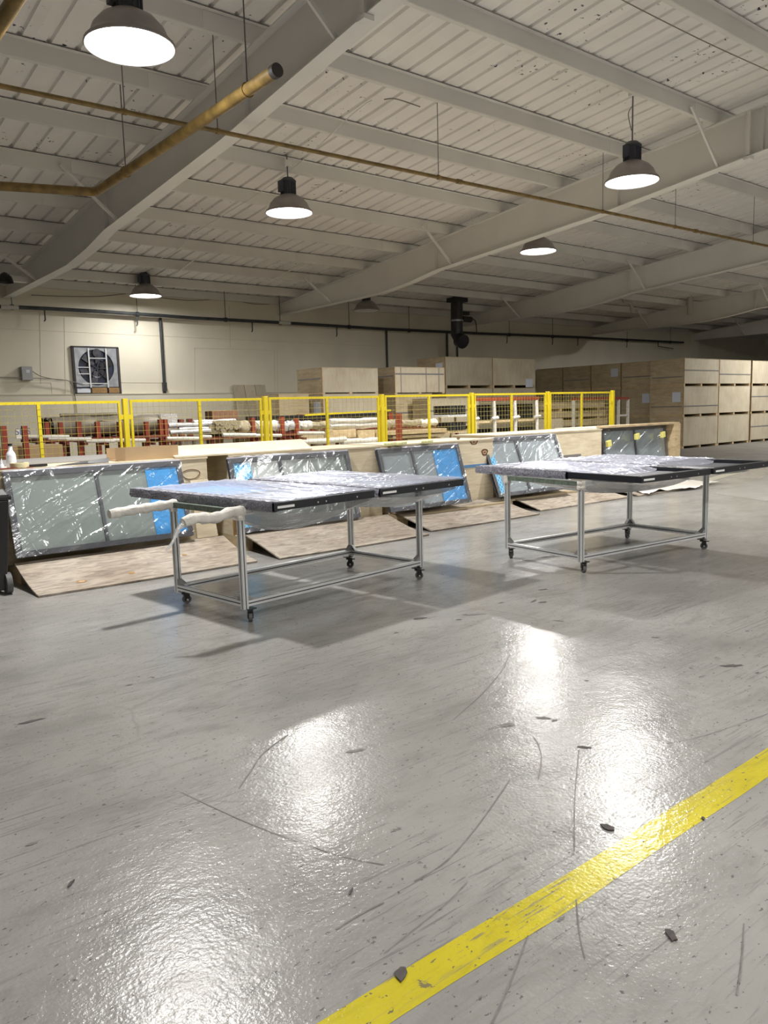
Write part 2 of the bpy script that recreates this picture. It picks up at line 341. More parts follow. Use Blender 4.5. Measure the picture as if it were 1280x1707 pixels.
# chipped paint spots measured off the photo
def blob(c, rx, ry, ang, n=14, z=.0022, h=0):
    pts = []
    for k in range(n):
        t = 2*math.pi*k/n; q = 1+.55*(random.random()-.5); x, y = rx*q*math.cos(t), ry*q*math.sin(t)
        pts.append(Vector((c.x+x*math.cos(ang)-y*math.sin(ang), c.y+x*math.sin(ang)+y*math.cos(ang), z)))
    return pts
for (u, v, a, b, g, mm) in ((50, 1203, .075, .016, .45, 'chip'), (1220, 1110, .07, .022, -.2, 'chip'), (700, 1031, .055, .024, .1, 'chip'), (790, 1024, .09, .022, -.1, 'faint'), (972, 1246, .035, .012, -.5, 'chip'), (890, 1002, .05, .012, .8, 'chip'), (905, 1004, .035, .02, 0, 'chip'),
                       (52, 1407, .02, .012, .6, 'faint'), (845, 1209, .04, .02, .3, 'faint'), (901, 1197, .012, .025, 1.0, 'faint'), (911, 1197, .010, .022, .6, 'faint'), (924, 1201, .02, .008, .3, 'faint'), (592, 1252, .05, .012, .2, 'faint'), (660, 1055, .02, .006, .3, 'chip'), (765, 1033, .025, .009, 0, 'chip'), (835, 1005, .025, .006, .2, 'chip'),
                       (930, 1035, .04, .006, -.6, 'chip'), (935, 1533, .02, .005, .5, 'faint'), (1262, 1122, .015, .006, 0, 'chip'), (978, 1135, .012, .008, 0, 'chip'), (905, 983, .05, .01, .1, 'chip'), (1093, 1063, .03, .005, -.4, 'chip'), (216, 1142, .02, .006, .3, 'chip')):
    MB().add(blob(onZ(u, v, 0), a, b, g-.5, 18), [tuple(range(18))]).build('paint_chip', mm, fl)
# long hairline scratches and wheel marks
for pts_, rr_ in (([(480, 1225), (440, 1255), (415, 1290), (398, 1315)], .003), ([(300, 1320), (420, 1375), (560, 1425), (640, 1442)], .0018), ([(560, 1550), (600, 1525), (640, 1505)], .003), ([(1240, 1540), (1236, 1600), (1228, 1660)], .0018), ([(965, 1250), (958, 1330), (957, 1420)], .0022), ([(960, 1500), (966, 1560), (975, 1600)], .002),
                  ([(850, 1300), (800, 1372), (745, 1435), (690, 1470)], .0022), ([(880, 1560), (850, 1640), (820, 1707)], .0018), ([(1280, 1190), (1180, 1225), (1110, 1240)], .0016), ([(897, 1300), (902, 1260), (890, 1230), (870, 1222)], .002), ([(755, 1200), (800, 1160), (835, 1120), (850, 1090)], .0018), ([(640, 1590), (690, 1550), (740, 1510), (780, 1470)], .0016)):
    P = curve_pts([onZ(u, v, 0) for u, v in pts_], 6); m_ = MB(); vs_ = []
    for i, p in enumerate(P):
        d = (P[min(i+1, len(P)-1)]-P[max(0, i-1)]).normalized(); q = Vector((-d.y, d.x, 0))*rr_*(.5+random.random()); vs_ += [p+q+Vector((0, 0, .0024)), p-q+Vector((0, 0, .0024))]
    m_.add(vs_, [(2*i, 2*i+1, 2*i+3, 2*i+2) for i in range(len(P)-1)]); m_.build('scratch', 'faint', fl)

# ceiling: ribbed steel deck sheets resting on purlins
ceil = st(MB().add([(X0, Y0, roofz(Y0)+.12), (X1, Y0, roofz(Y0)+.12), (X1, WY+.4, roofz(WY+.4)+.12), (X0, WY+.4, roofz(WY+.4)+.12), (X0, Y0, roofz(Y0)+.3), (X1, Y0, roofz(Y0)+.3), (X1, WY+.4, roofz(WY+.4)+.3), (X0, WY+.4, roofz(WY+.4)+.3)],
        [(0, 1, 2, 3), (7, 6, 5, 4), (0, 4, 5, 1), (1, 5, 6, 2), (2, 6, 7, 3), (3, 7, 4, 0)]).build('ceiling', 'capm'))
RSP = .3347
ph = onRoof(672.5, 125).x % RSP
x = X0 + ((ph - X0) % RSP) - RSP/2
def deck_mesh():
    prof = []
    for k in range(3):
        b = k*RSP
        prof += [(b, 0), (b+RSP/2-.034, 0), (b+RSP/2-.020, .040), (b+RSP/2+.020, .040), (b+RSP/2+.034, 0)]
    prof.append((3*RSP, 0)); m_ = MB(); n = len(prof); vs_ = []
    for y in (Y0, WY+.3):
        for px_, pz in prof: vs_.append((px_, y, roofz(y)+.014+pz))
    m_.add(vs_, [(i, i+1, n+i+1, n+i) for i in range(n-1)])
    return m_
first = None
while x < X1-1.1:
    if first is None:
        m_ = deck_mesh(); m_.v = [p+Vector((x, 0, 0)) for p in m_.v]; first = m_.build('deck_sheet', 'deck', ceil); x_first = x
    else:
        c = first.copy(); C.objects.link(c); c.parent = ceil; c.location = (x-x_first, 0, 0)
    x += 3*RSP
# Z purlins
fp = None
for n in range(-14, 9):
    y = 7.198+1.6157*n; z = roofz(y)
    if fp is None:
        m_ = MB(); 
        m_.box(X0+.02, X1-.02, y-.004, y+.004, z-.212, z); m_.box(X0+.02, X1-.02, y+.004, y+.075, z-.216, z-.208); m_.box(X0+.02, X1-.02, y-.07, y+.002, z-.006, z)
        m_.box(X0+.02, X1-.02, y+.070, y+.075, z-.208, z-.190)
        fp = m_.build('purlin', 'purlin', ceil); fy, fz = y, z
    else:
        c = fp.copy(); C.objects.link(c); c.parent = ceil; c.location = (0, y-fy, z-fz)
tp0 = None  # dark strips painted in for the shadow line between purlin tops and deck
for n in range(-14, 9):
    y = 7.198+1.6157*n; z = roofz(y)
    if tp0 is None: tp0 = MB().box(X0+.02, X1-.02, y-.05, y+.01, z+.001, z+.014).build('deck_gap_shade', 'capm', ceil); ty, tz = y, z
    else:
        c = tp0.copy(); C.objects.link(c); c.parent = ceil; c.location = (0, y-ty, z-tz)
# splice plates / doubled purlin laps near the beams are part of the frame look: short lapped lengths
BX = [5.343+7.868*(k-1) for k in range(0, 8)]       # beam centre lines
lap = None
for n in range(-2, 9):
    y = 7.198+1.6157*n; z = roofz(y)
    for bx in BX[1:6]:
        m_ = MB().box(bx-.75, bx+.75, y-.010, y-.004, z-.205, z-.01)
        if lap is None: lap = m_.build('purlin_lap', 'steel', ceil); lw_ = (bx, y, z)
        else:
            c = lap.copy(); C.objects.link(c); c.parent = ceil; c.location = (bx-lw_[0], y-lw_[1], z-lw_[2])
# walls
st(MB().box(X0, X1, WY, WY+.3, 0, roofz(WY)+.1).build('wall_back', 'wall'))
st(MB().box(X0-.3, X0, Y0, WY+.3, 0, 9).build('wall_left', 'wall')); st(MB().box(X1, X1+.3, Y0, WY+.3, 0, 9).build('wall_right', 'wall'))
st(MB().box(X0, X1, Y0-.3, Y0, 0, 9).build('wall_front', 'wall'))
zl = onY(160, 658, WY).z
st(MB().box(X0, 36.5, WY-.10, WY-.002, 0, zl).build('trim_1', 'wall_low'))           # lower white wall course
st(MB().box(X0, 36.5, WY-.115, WY-.002, zl, zl+.02).build('trim_2', 'groove'))      # its dark top edge
pil = onY(1150, 600, WY).x
st(MB().box(pil-.35, pil+.35, WY-.25, WY-.002, 0, roofz(WY)-.1).build('trim_3', 'wall'))
# faint joints and the blocked-up opening of the wall, proud strips of paint
jm = MB()
def wline(u0_, v0_, u1_, v1_, wd=.012):
    jm.beam(onY(u0_, v0_, WY-.004), onY(u1_, v1_, WY-.004), .006, wd)
for l in ((0, 548, 265, 560), (265, 560, 630, 577), (0, 638, 85, 638), (200, 637.5, 270, 638), (324, 580, 457, 584), (324, 580, 325, 655), (457, 584, 458, 655), (462, 584, 463, 655), (66, 520, 68, 640), (107, 530, 109, 656), (382, 510, 384, 580), (85, 638, 87, 657)):
    wline(*l, .007)
st(jm.build('trim_4', 'groove'))
# eave beam sitting on the wall
st(MB().box(X0, X1, WY-.09, WY-.004, roofz(WY)-.20, roofz(WY)+.01).build('trim_5', 'purlin'))

# ================================================================== STEEL FRAMES
PB = [(WY-.02, 4.59), (16.3, 4.60), (15.1, 4.71), (14.15, 4.86), (9.76, 5.175), (6.37, 5.55), (-4, 6.5), (Y0+.1, 7.6)]
def pbz(y):
    for (a, za), (b, zb) in zip(PB, PB[1:]):
        if b <= y <= a: return za+(zb-za)*(a-y)/(a-b)
    return PB[-1][1]
def strip(mb, xa, xb, fz0, fz1, ys):
    """solid strip between two heights given as functions of y"""
    vs_ = []; fs = []
    for y in ys: vs_ += [(xa, y, fz0(y)), (xb, y, fz0(y)), (xb, y, fz1(y)), (xa, y, fz1(y))]
    for i in range(len(ys)-1):
        a, b = 4*i, 4*i+4
        fs += [(a, a+1, b+1, b), (a+1, a+2, b+2, b+1), (a+2, a+3, b+3, b+2), (a+3, a, b, b+3)]
    fs += [(3, 2, 1, 0), tuple(4*(len(ys)-1)+k for k in range(4))]
    mb.add(vs_, fs)
ys = [WY-.02, 18, 16.3, 15.9, 15.5, 15.1, 14.6, 14.15, 12, 9.76, 8, 6.37, 4, 0, -4, -10, Y0+.1]
names = ['leftmost roof beam, mostly outside the picture', 'nearest large white tapered steel roof beam crossing the upper left', 'white tapered steel roof beam crossing the middle of the ceiling', 'third white tapered steel roof beam, behind the middle one at right',
         'fourth white roof beam, low at the right edge behind the third', 'fifth white roof beam at far right, close under the ceiling', 'sixth distant white roof beam at far right', 'seventh distant white roof beam at far right']
for k, bx in enumerate(BX):
    r = root('roof_beam', (bx, WY, 4.6), names[k], 'beam')
    m_ = MB(); strip(m_, bx-.006, bx+.006, lambda y: pbz(y)+.012, lambda y: roofz(y)-.232, ys); m_.build('web', 'steel', r)
    m_ = MB(); strip(m_, bx-.11, bx+.11, lambda y: pbz(y), lambda y: pbz(y)+.014, ys); m_.build('bottom_flange', 'steel', r)
    m_ = MB(); strip(m_, bx-.11, bx+.11, lambda y: roofz(y)-.232, lambda y: roofz(y)-.2165, ys); m_.build('top_flange', 'steel', r)
    for y in (14.15, 9.1, 6.4):
        MB().box(bx-.09, bx+.09, y-.004, y+.004, pbz(y)+.013, roofz(y)-.233).build('stiffener', 'steel', r)
    # flange braces: from the bottom flange up to a purlin on the left side
    for yp in (3.967, 7.198, 13.66, 18.507):
        MB().beam((bx-.05, yp-.05, pbz(yp)+.03), (bx-.95, yp-.06, roofz(yp)-.13), .05, .035, (0, 1, 0)).build('flange_brace', 'steel', r)
    for yp in (6.62, -1.0):
        MB().box(bx-.125, bx-.085, yp-.03, yp+.03, pbz(yp)+.02, roofz(yp)-.235).build('web_angle', 'steel', r)
        MB().box(bx-.15, bx-.02, yp-.06, yp+.06, pbz(yp)-.05, pbz(yp)-.001).build('bracket', 'steel', r)
# loose diagonal bridging rods between purlins near the back wall
for (a, b, lab) in (((338, 423), (285, 462), 'thin white diagonal rod between the purlins left of the middle beam'), ((505, 442), (447, 468), 'thin white diagonal rod between the purlins next to the middle beam')):
    tag(MB().beam(onRoof(*a, -.215), onRoof(*b, -.225), .03, .012).build('bridging_rod', 'steel'), lab, 'rod')

# ================================================================== LAMPS
def lamp_proto(lit):
    r = root('high_bay_lamp', (0, 0, 0)); R = .40
    MB().lathe([(R, 0), (R+.008, .006), (R+.004, .03), (R*.90, .075), (R*.875, .085), (R*.80, .16), (R*.62, .24), (R*.40, .29), (R*.31, .305)], 40).build('hood', 'hood', r, True)
    MB().lathe([(R-.004, .004), (R*.88, .08), (R*.78, .155), (R*.60, .232), (R*.30, .29), (.0, .295)], 40).build('reflector', 'hood_in', r, True)
    MB().lathe([(0, .012), (R*.5, .014), (R*.8, .02), (R-.014, .03)], 40).build('lens', 'lens' if lit else 'lens_off', r, True)
    m_ = MB().lathe([(.10, .30), (.125, .31), (.125, .50), (.14, .51), (.14, .535), (.085, .585), (.03, .60), (0, .60)], 20)
    for k in range(16):
        t = k*math.pi/8; m_.obox((.128*math.cos(t), .128*math.sin(t), .405), (.008*math.cos(t), .008*math.sin(t), 0), (-.003*math.sin(t), .003*math.cos(t), 0), (0, 0, .09))
    m_.build('housing', 'housing', r, True)
    MB().box(-.175, -.125, -.05, .05, .34, .52).build('ballast_box', 'housing', r)
    return r
lamps = [(217, 80, 4.95, 1, 'nearest glowing high bay lamp, top left, cut by the picture edge'), (482, 356, 5.0, 1, 'glowing high bay lamp hanging left of the middle beam'), (1053, 304, 4.95, 1, 'glowing high bay lamp in front of the middle beam at right'),
         (897, 420, 5.0, 1, 'glowing high bay lamp half hidden behind the middle beam'), (243, 494, 4.67, 1, 'small glowing high bay lamp nearest the back wall, above the wall fan'), (611, 518, 4.65, 0, 'unlit dark high bay lamp near the back wall')]
LR = lamp_proto(True); LO = lamp_proto(False); used = [False, False]
area = bpy.data.lights.new('lamp_light', 'AREA'); area.shape = 'DISK'; area.size = .30; area.energy = LAMP_W; area.color = LAMP_COL; area.spread = math.radians(178)
def put_lamp(loc, lit, lab, pw=1.0):
    P = LR if lit else LO; i = 0 if lit else 1
    if not used[i]: P.location = loc; o = P; used[i] = True; o['label'] = lab
    else: o = dup(P, loc, lab, skip=('lamp_light', 'stem', 'junction_box'))
    WL[o] = Vector(loc); tag(o, None, 'lamp', 'high bay lamps')
    if lit:
        ar = area if pw == 1.0 else area.copy(); ar.energy = LAMP_W*pw
        l = bpy.data.objects.new('lamp_light', ar); C.objects.link(l); l.parent = o; l.location = (0, 0, -.012)
    # hanging stem up to the nearest purlin flange
    yt = loc[1]; zt = roofz(yt)-.01
    MB().tube([(loc[0], loc[1], loc[2]+.59), (loc[0], yt, zt)], .011, 8).build('stem', 'rod', o)
    m_ = MB().box(loc[0]-.06, loc[0]+.06, loc[1]-.04, loc[1]+.04, zt-.19, zt-.09); m_.build('junction_box', 'steel', o)
for (u, v, z, lit, lab) in lamps:
    p = onZ(u, v, z); put_lamp((p.x, p.y, p.z), lit, lab, .23 if u == 243 else (.85 if u == 482 else 1.0))
for x, y, z, pw, lab in ((-4.8, -1.0, 5.2, .72, 'high bay lamp behind the camera at left'), (3.1, -1.4, 5.2, .87, 'high bay lamp behind the camera'), (11.0, -1.4, 5.2, 1.1, 'high bay lamp right of the camera'), (20.5, 3.0, 5.2, 1.15, 'high bay lamp out of sight at right'), (7.0, -7.5, 5.4, 1.3, 'added unseen high bay lamp far behind the camera, brightens the ceiling'), (15.0, -7.5, 5.4, 1.3, 'added unseen high bay lamp at the far right rear, brightens the ceiling'), (23.0, -5.5, 5.4, 1.3, 'added unseen high bay lamp far right of the camera, brightens the ceiling'),  # three farthest lamps are unseen additions that bounce light to the ceiling
                   (30.0, 11.6, 5.3, 1.5, 'added unseen high bay lamp beyond the right edge, brightens the crates')):  # unseen lamp added to brighten the far crates
    put_lamp((x, y, z), 1, lab, pw)

# ================================================================== PIPES, HANGERS, CONDUITS
zt = 4.84
pe = onZ(462, 119, zt); el = onZ(158, 320, zt); lf = onZ(0, 310, zt)
px_ = (pe.x+el.x)/2
d_ = (lf-el).normalized()
r = root('large_gas_pipe', (px_, pe.y, zt), 'thick mustard pipe with an elbow and a dark capped end, at top left', 'pipe')
el2 = Vector((px_, el.y, zt)); far = el2+d_*1.85
MB().tube([(px_, pe.y, zt), (px_, el.y-.12, zt), (px_-.015, el.y-.05, zt), (px_-.05, el.y-.015, zt)+0*d_ if False else el2+d_*.05, el2+d_*.12, far], .062, 20).build('pipe_run', 'pipe', r, True)
MB().tube([(px_, pe.y-.03, zt), (px_, pe.y+.04, zt)], .066, 20).build('end_cap', 'capm', r, True)
for u, v in ((412, 150), (212, 287)):
    q = onZ(u, v, zt); y = q.y
    MB().tube([(px_+.07*math.cos(t), y, zt+.07*math.sin(t)) for t in [k*math.pi/8 for k in range(17)]], .007, 6).build('clevis_ring', 'pipe', r)
    MB().tube([(px_, y, zt+.07), (px_, y, roofz(y))], .007, 6).build('hanger_rod', 'rod', r)
q0 = onZ(0, 40, zt); 
r = root('large_gas_pipe', (q0.x, q0.y, zt), 'short visible length of mustard pipe in the top left corner of the picture', 'pipe')
MB().tube([(q0.x, 0, zt), (q0.x, far.y-.3, zt)], .062, 16).build('pipe_run', 'pipe', r, True)
MB().tube([(q0.x, 3, zt+.06), (q0.x, 3, roofz(3))], .007, 6).build('hanger_rod', 'rod', r)
zt = 5.056; ta = onZ(0, 143, zt); tb = onZ(1255, 405, zt); dd = (tb-ta)
r = root('small_gas_pipe', (ta+tb)/2, 'long thin mustard pipe running across the whole ceiling on thin rods', 'pipe')
MB().tube([ta-dd*.5, ta+dd*.33, tb+dd*1.2], .027, 12).build('pipe_run', 'pipe', r, True)
for u in (205, 365, 730, 1005, 1125, 1255):
    # parameter of the pipe where the photo shows a hanger
    best = min((abs((lambda c: FPX*c.dot(rt)/c.dot(fw)+640)(ta+dd*(k/400)-EYE)-u), k) for k in range(-40, 480))[1]; q = ta+dd*(best/400)
    MB().tube([q+Vector((0, 0, .02)), Vector((q.x, q.y, roofz(q.y)))], .006, 6).build('hanger_rod', 'rod', r)
    MB().tube([q-dd.normalized()*.02, q+dd.normalized()*.02], .036, 12).build('pipe_clamp', 'pipe', r, True)
for u in (765, 1160):
    best = min((abs((lambda c: FPX*c.dot(rt)/c.dot(fw)+640)(ta+dd*(k/400)-EYE)-u), k) for k in range(-40, 480))[1]; q = ta+dd*(best/400)
    MB().tube([q-dd.normalized()*.05, q+dd.normalized()*.05], .037, 12).build('pipe_coupling', 'pipe', r, True)
# conduit and cables under the roof
def cable(pts, rad, name, lab, m_='cable', cat='cable'):
    return tag(MB().tube(curve_pts(pts, 6), rad, 6).build(name, m_, None, True), lab, cat)
cable([onRoof(u, v, -.235) for u, v in ((620, 167), (588, 190), (468, 297), (325, 388))], .008, 'roof_conduit', 'thin conduit running under the purlins past the lamp left of the middle beam', 'steel')
cable([onRoof(u, v, -.235) for u, v in ((322, 386), (290, 420), (222, 450))], .008, 'roof_conduit', 'thin conduit under the purlins leading to the lamp nearest the back wall', 'steel')
cable([onRoof(u, v, -.05) for u, v in ((1020, -10), (1060, 12), (1180, 72), (1290, 122))], .007, 'roof_cable', 'thin dark cable under the ceiling in the top right corner')
cable([onRoof(u, v, -.24) for u, v in ((640, 166), (660, 165), (700, 178))], .008, 'roof_cable', 'short grey cable along the purlin by the top of the middle bay')
p = onRoof(1053, 178, -.24); cable([p, p+Vector((-.06, .02, -.12)), p+Vector((.0, 0, -.35))], .007, 'lamp_cable', 'loop of lamp cable beside the stem of the right hand lamp')
cable([onY(52, 492, WY-.015), onY(110, 494, WY-.015), onY(165, 494, WY-.015), onY(215, 489, WY-.015)], .010, 'sagging_cable', 'sagging cable on the wall between the nearest beam and the small lamp')
cable([onY(265, 496, WY-.015), onY(320, 501, WY-.015), onY(370, 498, WY-.015)], .009, 'sagging_cable', 'sagging cable on the wall right of the small lamp')
cable([onY(380, 498, WY-.015), onY(425, 507, WY-.015), onY(462, 506, WY-.015)], .009, 'sagging_cable', 'sagging cable on the wall up to the end of the middle beam')
# black sprinkler pipe along the wall
py = WY-.28
pts = [onY(u, v, py) for u, v in ((-160, 499), (0, 511), (80, 514.5), (160, 519), (267, 526), (320, 530), (470, 538), (640, 548.5), (800, 556), (960, 562), (1139, 571))]
r = root('sprinkler_pipe', pts[5], 'long black sprinkler pipe on hangers along the back wall', 'pipe')
MB().tube(pts, .048, 10).build('pipe_run', 'pipe_dark', r, True)
for u, v, l in ((20, 512, 1), (229, 524, 1), (376, 533, 1), (467, 538, 1), (582, 545, 1), (682, 551, 1), (849, 558, 1), (921, 561, 1), (1045, 567, 1), (1117, 570, 1)):
    q = onY(u, v, py); MB().tube([q, Vector((q.x, q.y, roofz(q.y)))], .009, 6).build('hanger_rod', 'pipe_dark', r)
    MB().tube([q+Vector((-.04, 0, 0)), q+Vector((.04, 0, 0))], .066, 10).build('pipe_clamp', 'pipe_dark', r, True)
for u, v in ((74, 514), (228, 523), (420, 535), (561, 544), (845, 558), (921, 561), (963, 563), (1045, 567)):
    q = onY(u, v, py); MB().tube([q, q+Vector((0, 0, -.28)), q+Vector((-.03, 0, -.32))], .018, 6).build('pipe_drop', 'pipe_dark', r)
q = onY(1097, 570, py); MB().tube([q, q+Vector((0, 0, -.2)), q+Vector((1.3, 0, -.28))], .02, 6).build('pipe_drop', 'pipe_dark', r)
for i, (u, v) in enumerate(((16, 512), (474, 538))):
    q = onY(u, v, py-.03); MB().tube([q+Vector((-.2, 0, 0)), q+Vector((.2, 0, 0))], .052, 10).build('pipe_sleeve', 'white_pipe', r, True)
for i, (u, v0_, v1_) in enumerate(((267, 530, 657), (644, 551, 700), (745, 556, 700), (762, 575, 700), (1160, 556, 600))):
    a = onY(u, v0_, WY-.06); z1 = zl if i == 0 else .1
    tag(MB().tube([a, (a.x, WY-.06, max(z1, .02))], .035 if i else .045, 8).build('wall_conduit', 'pipe_dark', None, True),
        ('dark vertical conduit on the wall right of the wall fan', 'dark vertical conduit on the wall between the two left crate stacks', 'dark vertical conduit left of the hanging duct', 'thin dark vertical conduit under the hanging duct', 'dark conduit above the right hand crates')[i], 'conduit')
q = onY(274, 645, WY-.07); tag(MB().box(q.x-.05, q.x+.05, WY-.14, WY-.03, q.z-.12, q.z+.12).build('switch_box', 'pipe_dark'), 'small dark box at the foot of the wall conduit right of the fan', 'box')
# hanging duct with a blower
DY = 19.2
a = onY(762, 503, DY); b = onY(759, 566, DY)
r = root('hanging_duct', (a.x, DY, b.z), 'dark blower duct hanging from the ceiling in front of the back wall', 'duct')
MB().box(a.x-.3, a.x+.3, DY-.2, DY+.2, a.z-.02, a.z+.12).build('mounting_plate', 'duct', r)
MB().box(a.x-.1, a.x+.1, DY-.1, DY+.1, a.z+.12, roofz(DY)).build('hanger', 'duct', r)
MB().tube([(a.x-.02, DY, a.z), (a.x-.04, DY, b.z+.15), (a.x-.05, DY-.15, b.z)], .2, 18).build('duct_tube', 'duct', r, True)
MB().lathe([(.215, -.03), (.22, 0), (.215, .03)], 18, (a.x-.03, DY, (a.z+b.z)/2)).build('duct_band', 'galv', r, True)
MB().tube([(a.x-.05, DY-.12, b.z-.02), (a.x-.08, DY-.34, b.z-.10)], .235, 20).build('duct_mouth', 'black', r, True)
m_ = MB().tube([(a.x+.2, DY, a.z-.55), (a.x+.62, DY, a.z-.55)], .1, 12); m_.box(a.x+.2, a.x+.5, DY-.08, DY+.08, a.z-.42, a.z-.3); m_.build('blower_motor', 'duct', r, True)
MB().tube(curve_pts([(a.x+.6, DY, a.z-.5), (a.x+.85, DY, a.z-.6), (a.x+.9, DY, a.z-1.0)]), .02, 6).build('motor_cable', 'duct', r)
# white drop pipes at the right
for (u, v0_, v1_, y, lab) in ((1150, 487, 524, 16.5, 'white vertical pipe stub hanging under the third beam'), (1251, 470, 484, 17, 'short white pipe stub at the right edge under the ceiling')):
    a, b = onY(u, v0_, y), onY(u, v1_, y); tag(MB().tube([(a.x, y, roofz(y)-.01), (a.x, y, b.z)], .09, 14).build('pipe_stub', 'white_pipe', None, True), lab, 'pipe')
a = onY(1053, 520, 17.5); tag(MB().tube(curve_pts([(a.x-.55, 17.5, roofz(17.5)), (a.x-.5, 17.5, a.z+.35), (a.x-.1, 17.5, a.z+.3), (a.x, 17.5, a.z)]), .05, 10).build('pipe_bend', 'white_pipe', None, True), 'small white bent pipe under the third beam', 'pipe')
a = onY(8, 463, 18.4); tag(MB().lathe([(.17, 0), (.14, .12), (.05, .2), (0, .22)], 16, (a.x, 18.4, a.z-.1)).build('roof_speaker', 'black', None, True), 'small black fitting at the left edge under the beam', 'fitting')
a = onX(8, 475, BX[1]-.2); MB().beam((a.x-3, a.y, a.z), (BX[1]-.1, a.y+.1, a.z-.05), .12, .14)
tag(MB().beam((a.x-3.2, 19.0, 4.73), (BX[1]-.12, 19.0, 4.70), .16, .12).build('cross_strut', 'steel'), 'white strut joining the low end of the nearest beam at the left edge', 'strut')

# ================================================================== WALL FAN
a = onY(120.7, 577.5, WY-.1); b = onY(197.5, 656, WY-.1); fx0, fx1, fz0_, fz1_ = a.x, onY(196, 581, WY-.1).x, b.z, a.z
r = root('wall_fan', ((fx0+fx1)/2, WY-.1, fz0_), 'large square industrial fan set in the back wall', 'fan')
y = WY-.055; cxf, bz = (fx0+fx1)/2, fz0_+.16; czf = (bz+fz1_)/2; hw = (fx1-fx0)/2-.03; hh = (fz1_-bz)/2-.02; Rf = min(hw, hh)*.92
MB().box(fx0, fx1, WY-.025, WY-.012, fz0_, fz1_).build('back_panel', 'navy', r)  # dark sheet in place of the shaded wall opening behind the blades
m_ = MB(); 
for k in range(48):    # shroud: square plate with a round hole
    t0, t1 = 2*math.pi*k/48, 2*math.pi*(k+1)/48
    def sq(t):
        c_, s_ = math.cos(t), math.sin(t); q = 1/max(abs(c_), abs(s_)); return (c_*q*hw, s_*q*hh)
    ca, cb = sq(t0), sq(t1)
    m_.add([(cxf+Rf*math.cos(t0), y-.01, czf+Rf*math.sin(t0)), (cxf+Rf*math.cos(t1), y-.01, czf+Rf*math.sin(t1)), (cxf+cb[0], y-.01, czf+cb[1]), (cxf+ca[0], y-.01, czf+ca[1]),
            (cxf+Rf*math.cos(t0), y+.02, czf+Rf*math.sin(t0)), (cxf+Rf*math.cos(t1), y+.02, czf+Rf*math.sin(t1))], [(0, 1, 2, 3), (0, 4, 5, 1)])
m_.build('shroud', 'galv', r)
for k in range(6):
    t = k*math.pi/3+.3; c_, s_ = math.cos(t), math.sin(t)
    P0 = Vector((cxf+.1*c_, y-.02, czf+.1*s_)); P1 = Vector((cxf+Rf*.93*c_, y-.02, czf+Rf*.93*s_)); n_ = Vector((-s_, 0, c_))
    MB().add([P0-n_*.05+Vector((0, .006, 0)), P0+n_*.05-Vector((0, .006, 0)), P1+n_*.10-Vector((0, .012, 0)), P1-n_*.07+Vector((0, .012, 0)), P0-n_*.05+Vector((0, .012, 0)), P0+n_*.05-Vector((0, .002, 0)), P1+n_*.10-Vector((0, .006, 0)), P1-n_*.07+Vector((0, .018, 0))],
             [(0, 1, 2, 3), (7, 6, 5, 4), (0, 4, 5, 1), (1, 5, 6, 2), (2, 6, 7, 3), (3, 7, 4, 0)]).build('blade', 'fblade', r)
for rr_ in (.24,):
    MB().tube([(cxf+rr_*math.cos(t), y-.025, czf-.02+rr_*math.sin(t)) for t in [k*math.pi/12 for k in range(25)]], .012, 6).build('pulley', 'fblade', r)
for k in range(5):
    t = k*math.pi*2/5; MB().beam((cxf, y-.025, czf-.02), (cxf+.24*math.cos(t), y-.025, czf-.02+.24*math.sin(t)), .02, .02).build('pulley_spoke', 'fblade', r)
MB().tube([(cxf+.03, y-.03, czf+.38), (cxf+.03, y+.02, czf+.38)], .11, 16).build('motor', 'fblade', r, True)
for dx in (-.19, .27): MB().box(cxf+dx-.018, cxf+dx+.018, y-.045, y-.03, bz, fz1_-.03).build('guard_bar', 'alu', r)
for (xa, xb, z) in ((-.19, .27, .24), (-.5, -.19, .0), (-.4, .25, -.42), (-.5, -.2, -.17), (-.3, .3, .56)):
    MB().box(cxf+xa, cxf+xb, y-.04, y-.034, czf+z-.01, czf+z+.01).build('cross_bar', 'alu', r)
m_ = MB().box(fx0-.03, fx1+.03, WY-.075, WY-.012, fz1_-.02, fz1_+.02); m_.box(fx0-.02, fx0+.04, WY-.075, WY-.012, fz0_, fz1_); m_.box(fx1-.02, fx1+.04, WY-.075, WY-.012, fz0_, fz1_); m_.box(fx0-.02, fx1+.04, WY-.075, WY-.012, fz0_-.02, fz0_+.02); m_.build('casing', 'capm', r)
MB().box(cxf-.16, cxf+.24, WY-.07, WY-.03, fz0_+.02, bz).build('wood_block', 'edge', r); MB().box(cxf+.29, fx1, WY-.07, WY-.03, fz0_+.02, bz).build('wood_block', 'edge', r); MB().box(fx0+.05, cxf-.2, WY-.07, WY-.03, fz0_+.03, bz-.02).build('white_block', 'white', r)
a = onY(44, 622, WY-.1)
r = root('control_box', (a.x, WY-.1, a.z-.2), 'small grey electrical control box on the wall left of the fan', 'box')
MB().box(a.x-.13, a.x+.13, WY-.18, WY-.002, a.z-.18, a.z+.16).build('box_body', 'bracket', r, bevel=.01)
MB().box(a.x-.03, a.x+.06, WY-.19, WY-.18, a.z-.0, a.z+.08).build('box_label', 'paper', r)
cable([onY(u, v, WY-.13) for u, v in ((50, 616), (68, 627), (95, 633), (116, 636), (124, 655), (128, 690))], .012, 'fan_cable', 'grey cable from the control box down beside the fan')
cable([onY(u, v, WY-.13) for u, v in ((50, 630), (90, 632), (110, 634), (140, 641))], .010, 'fan_cable', 'grey cable from the control box into the fan')
cable([onY(u, v, WY-.13) for u, v in ((-40, 629), (0, 629), (36, 629.5))], .012, 'wall_conduit', 'grey horizontal conduit left of the control box', 'cable', 'conduit')
a = onY(395, 641, 20.9); b = onY(449, 640, 20.9)
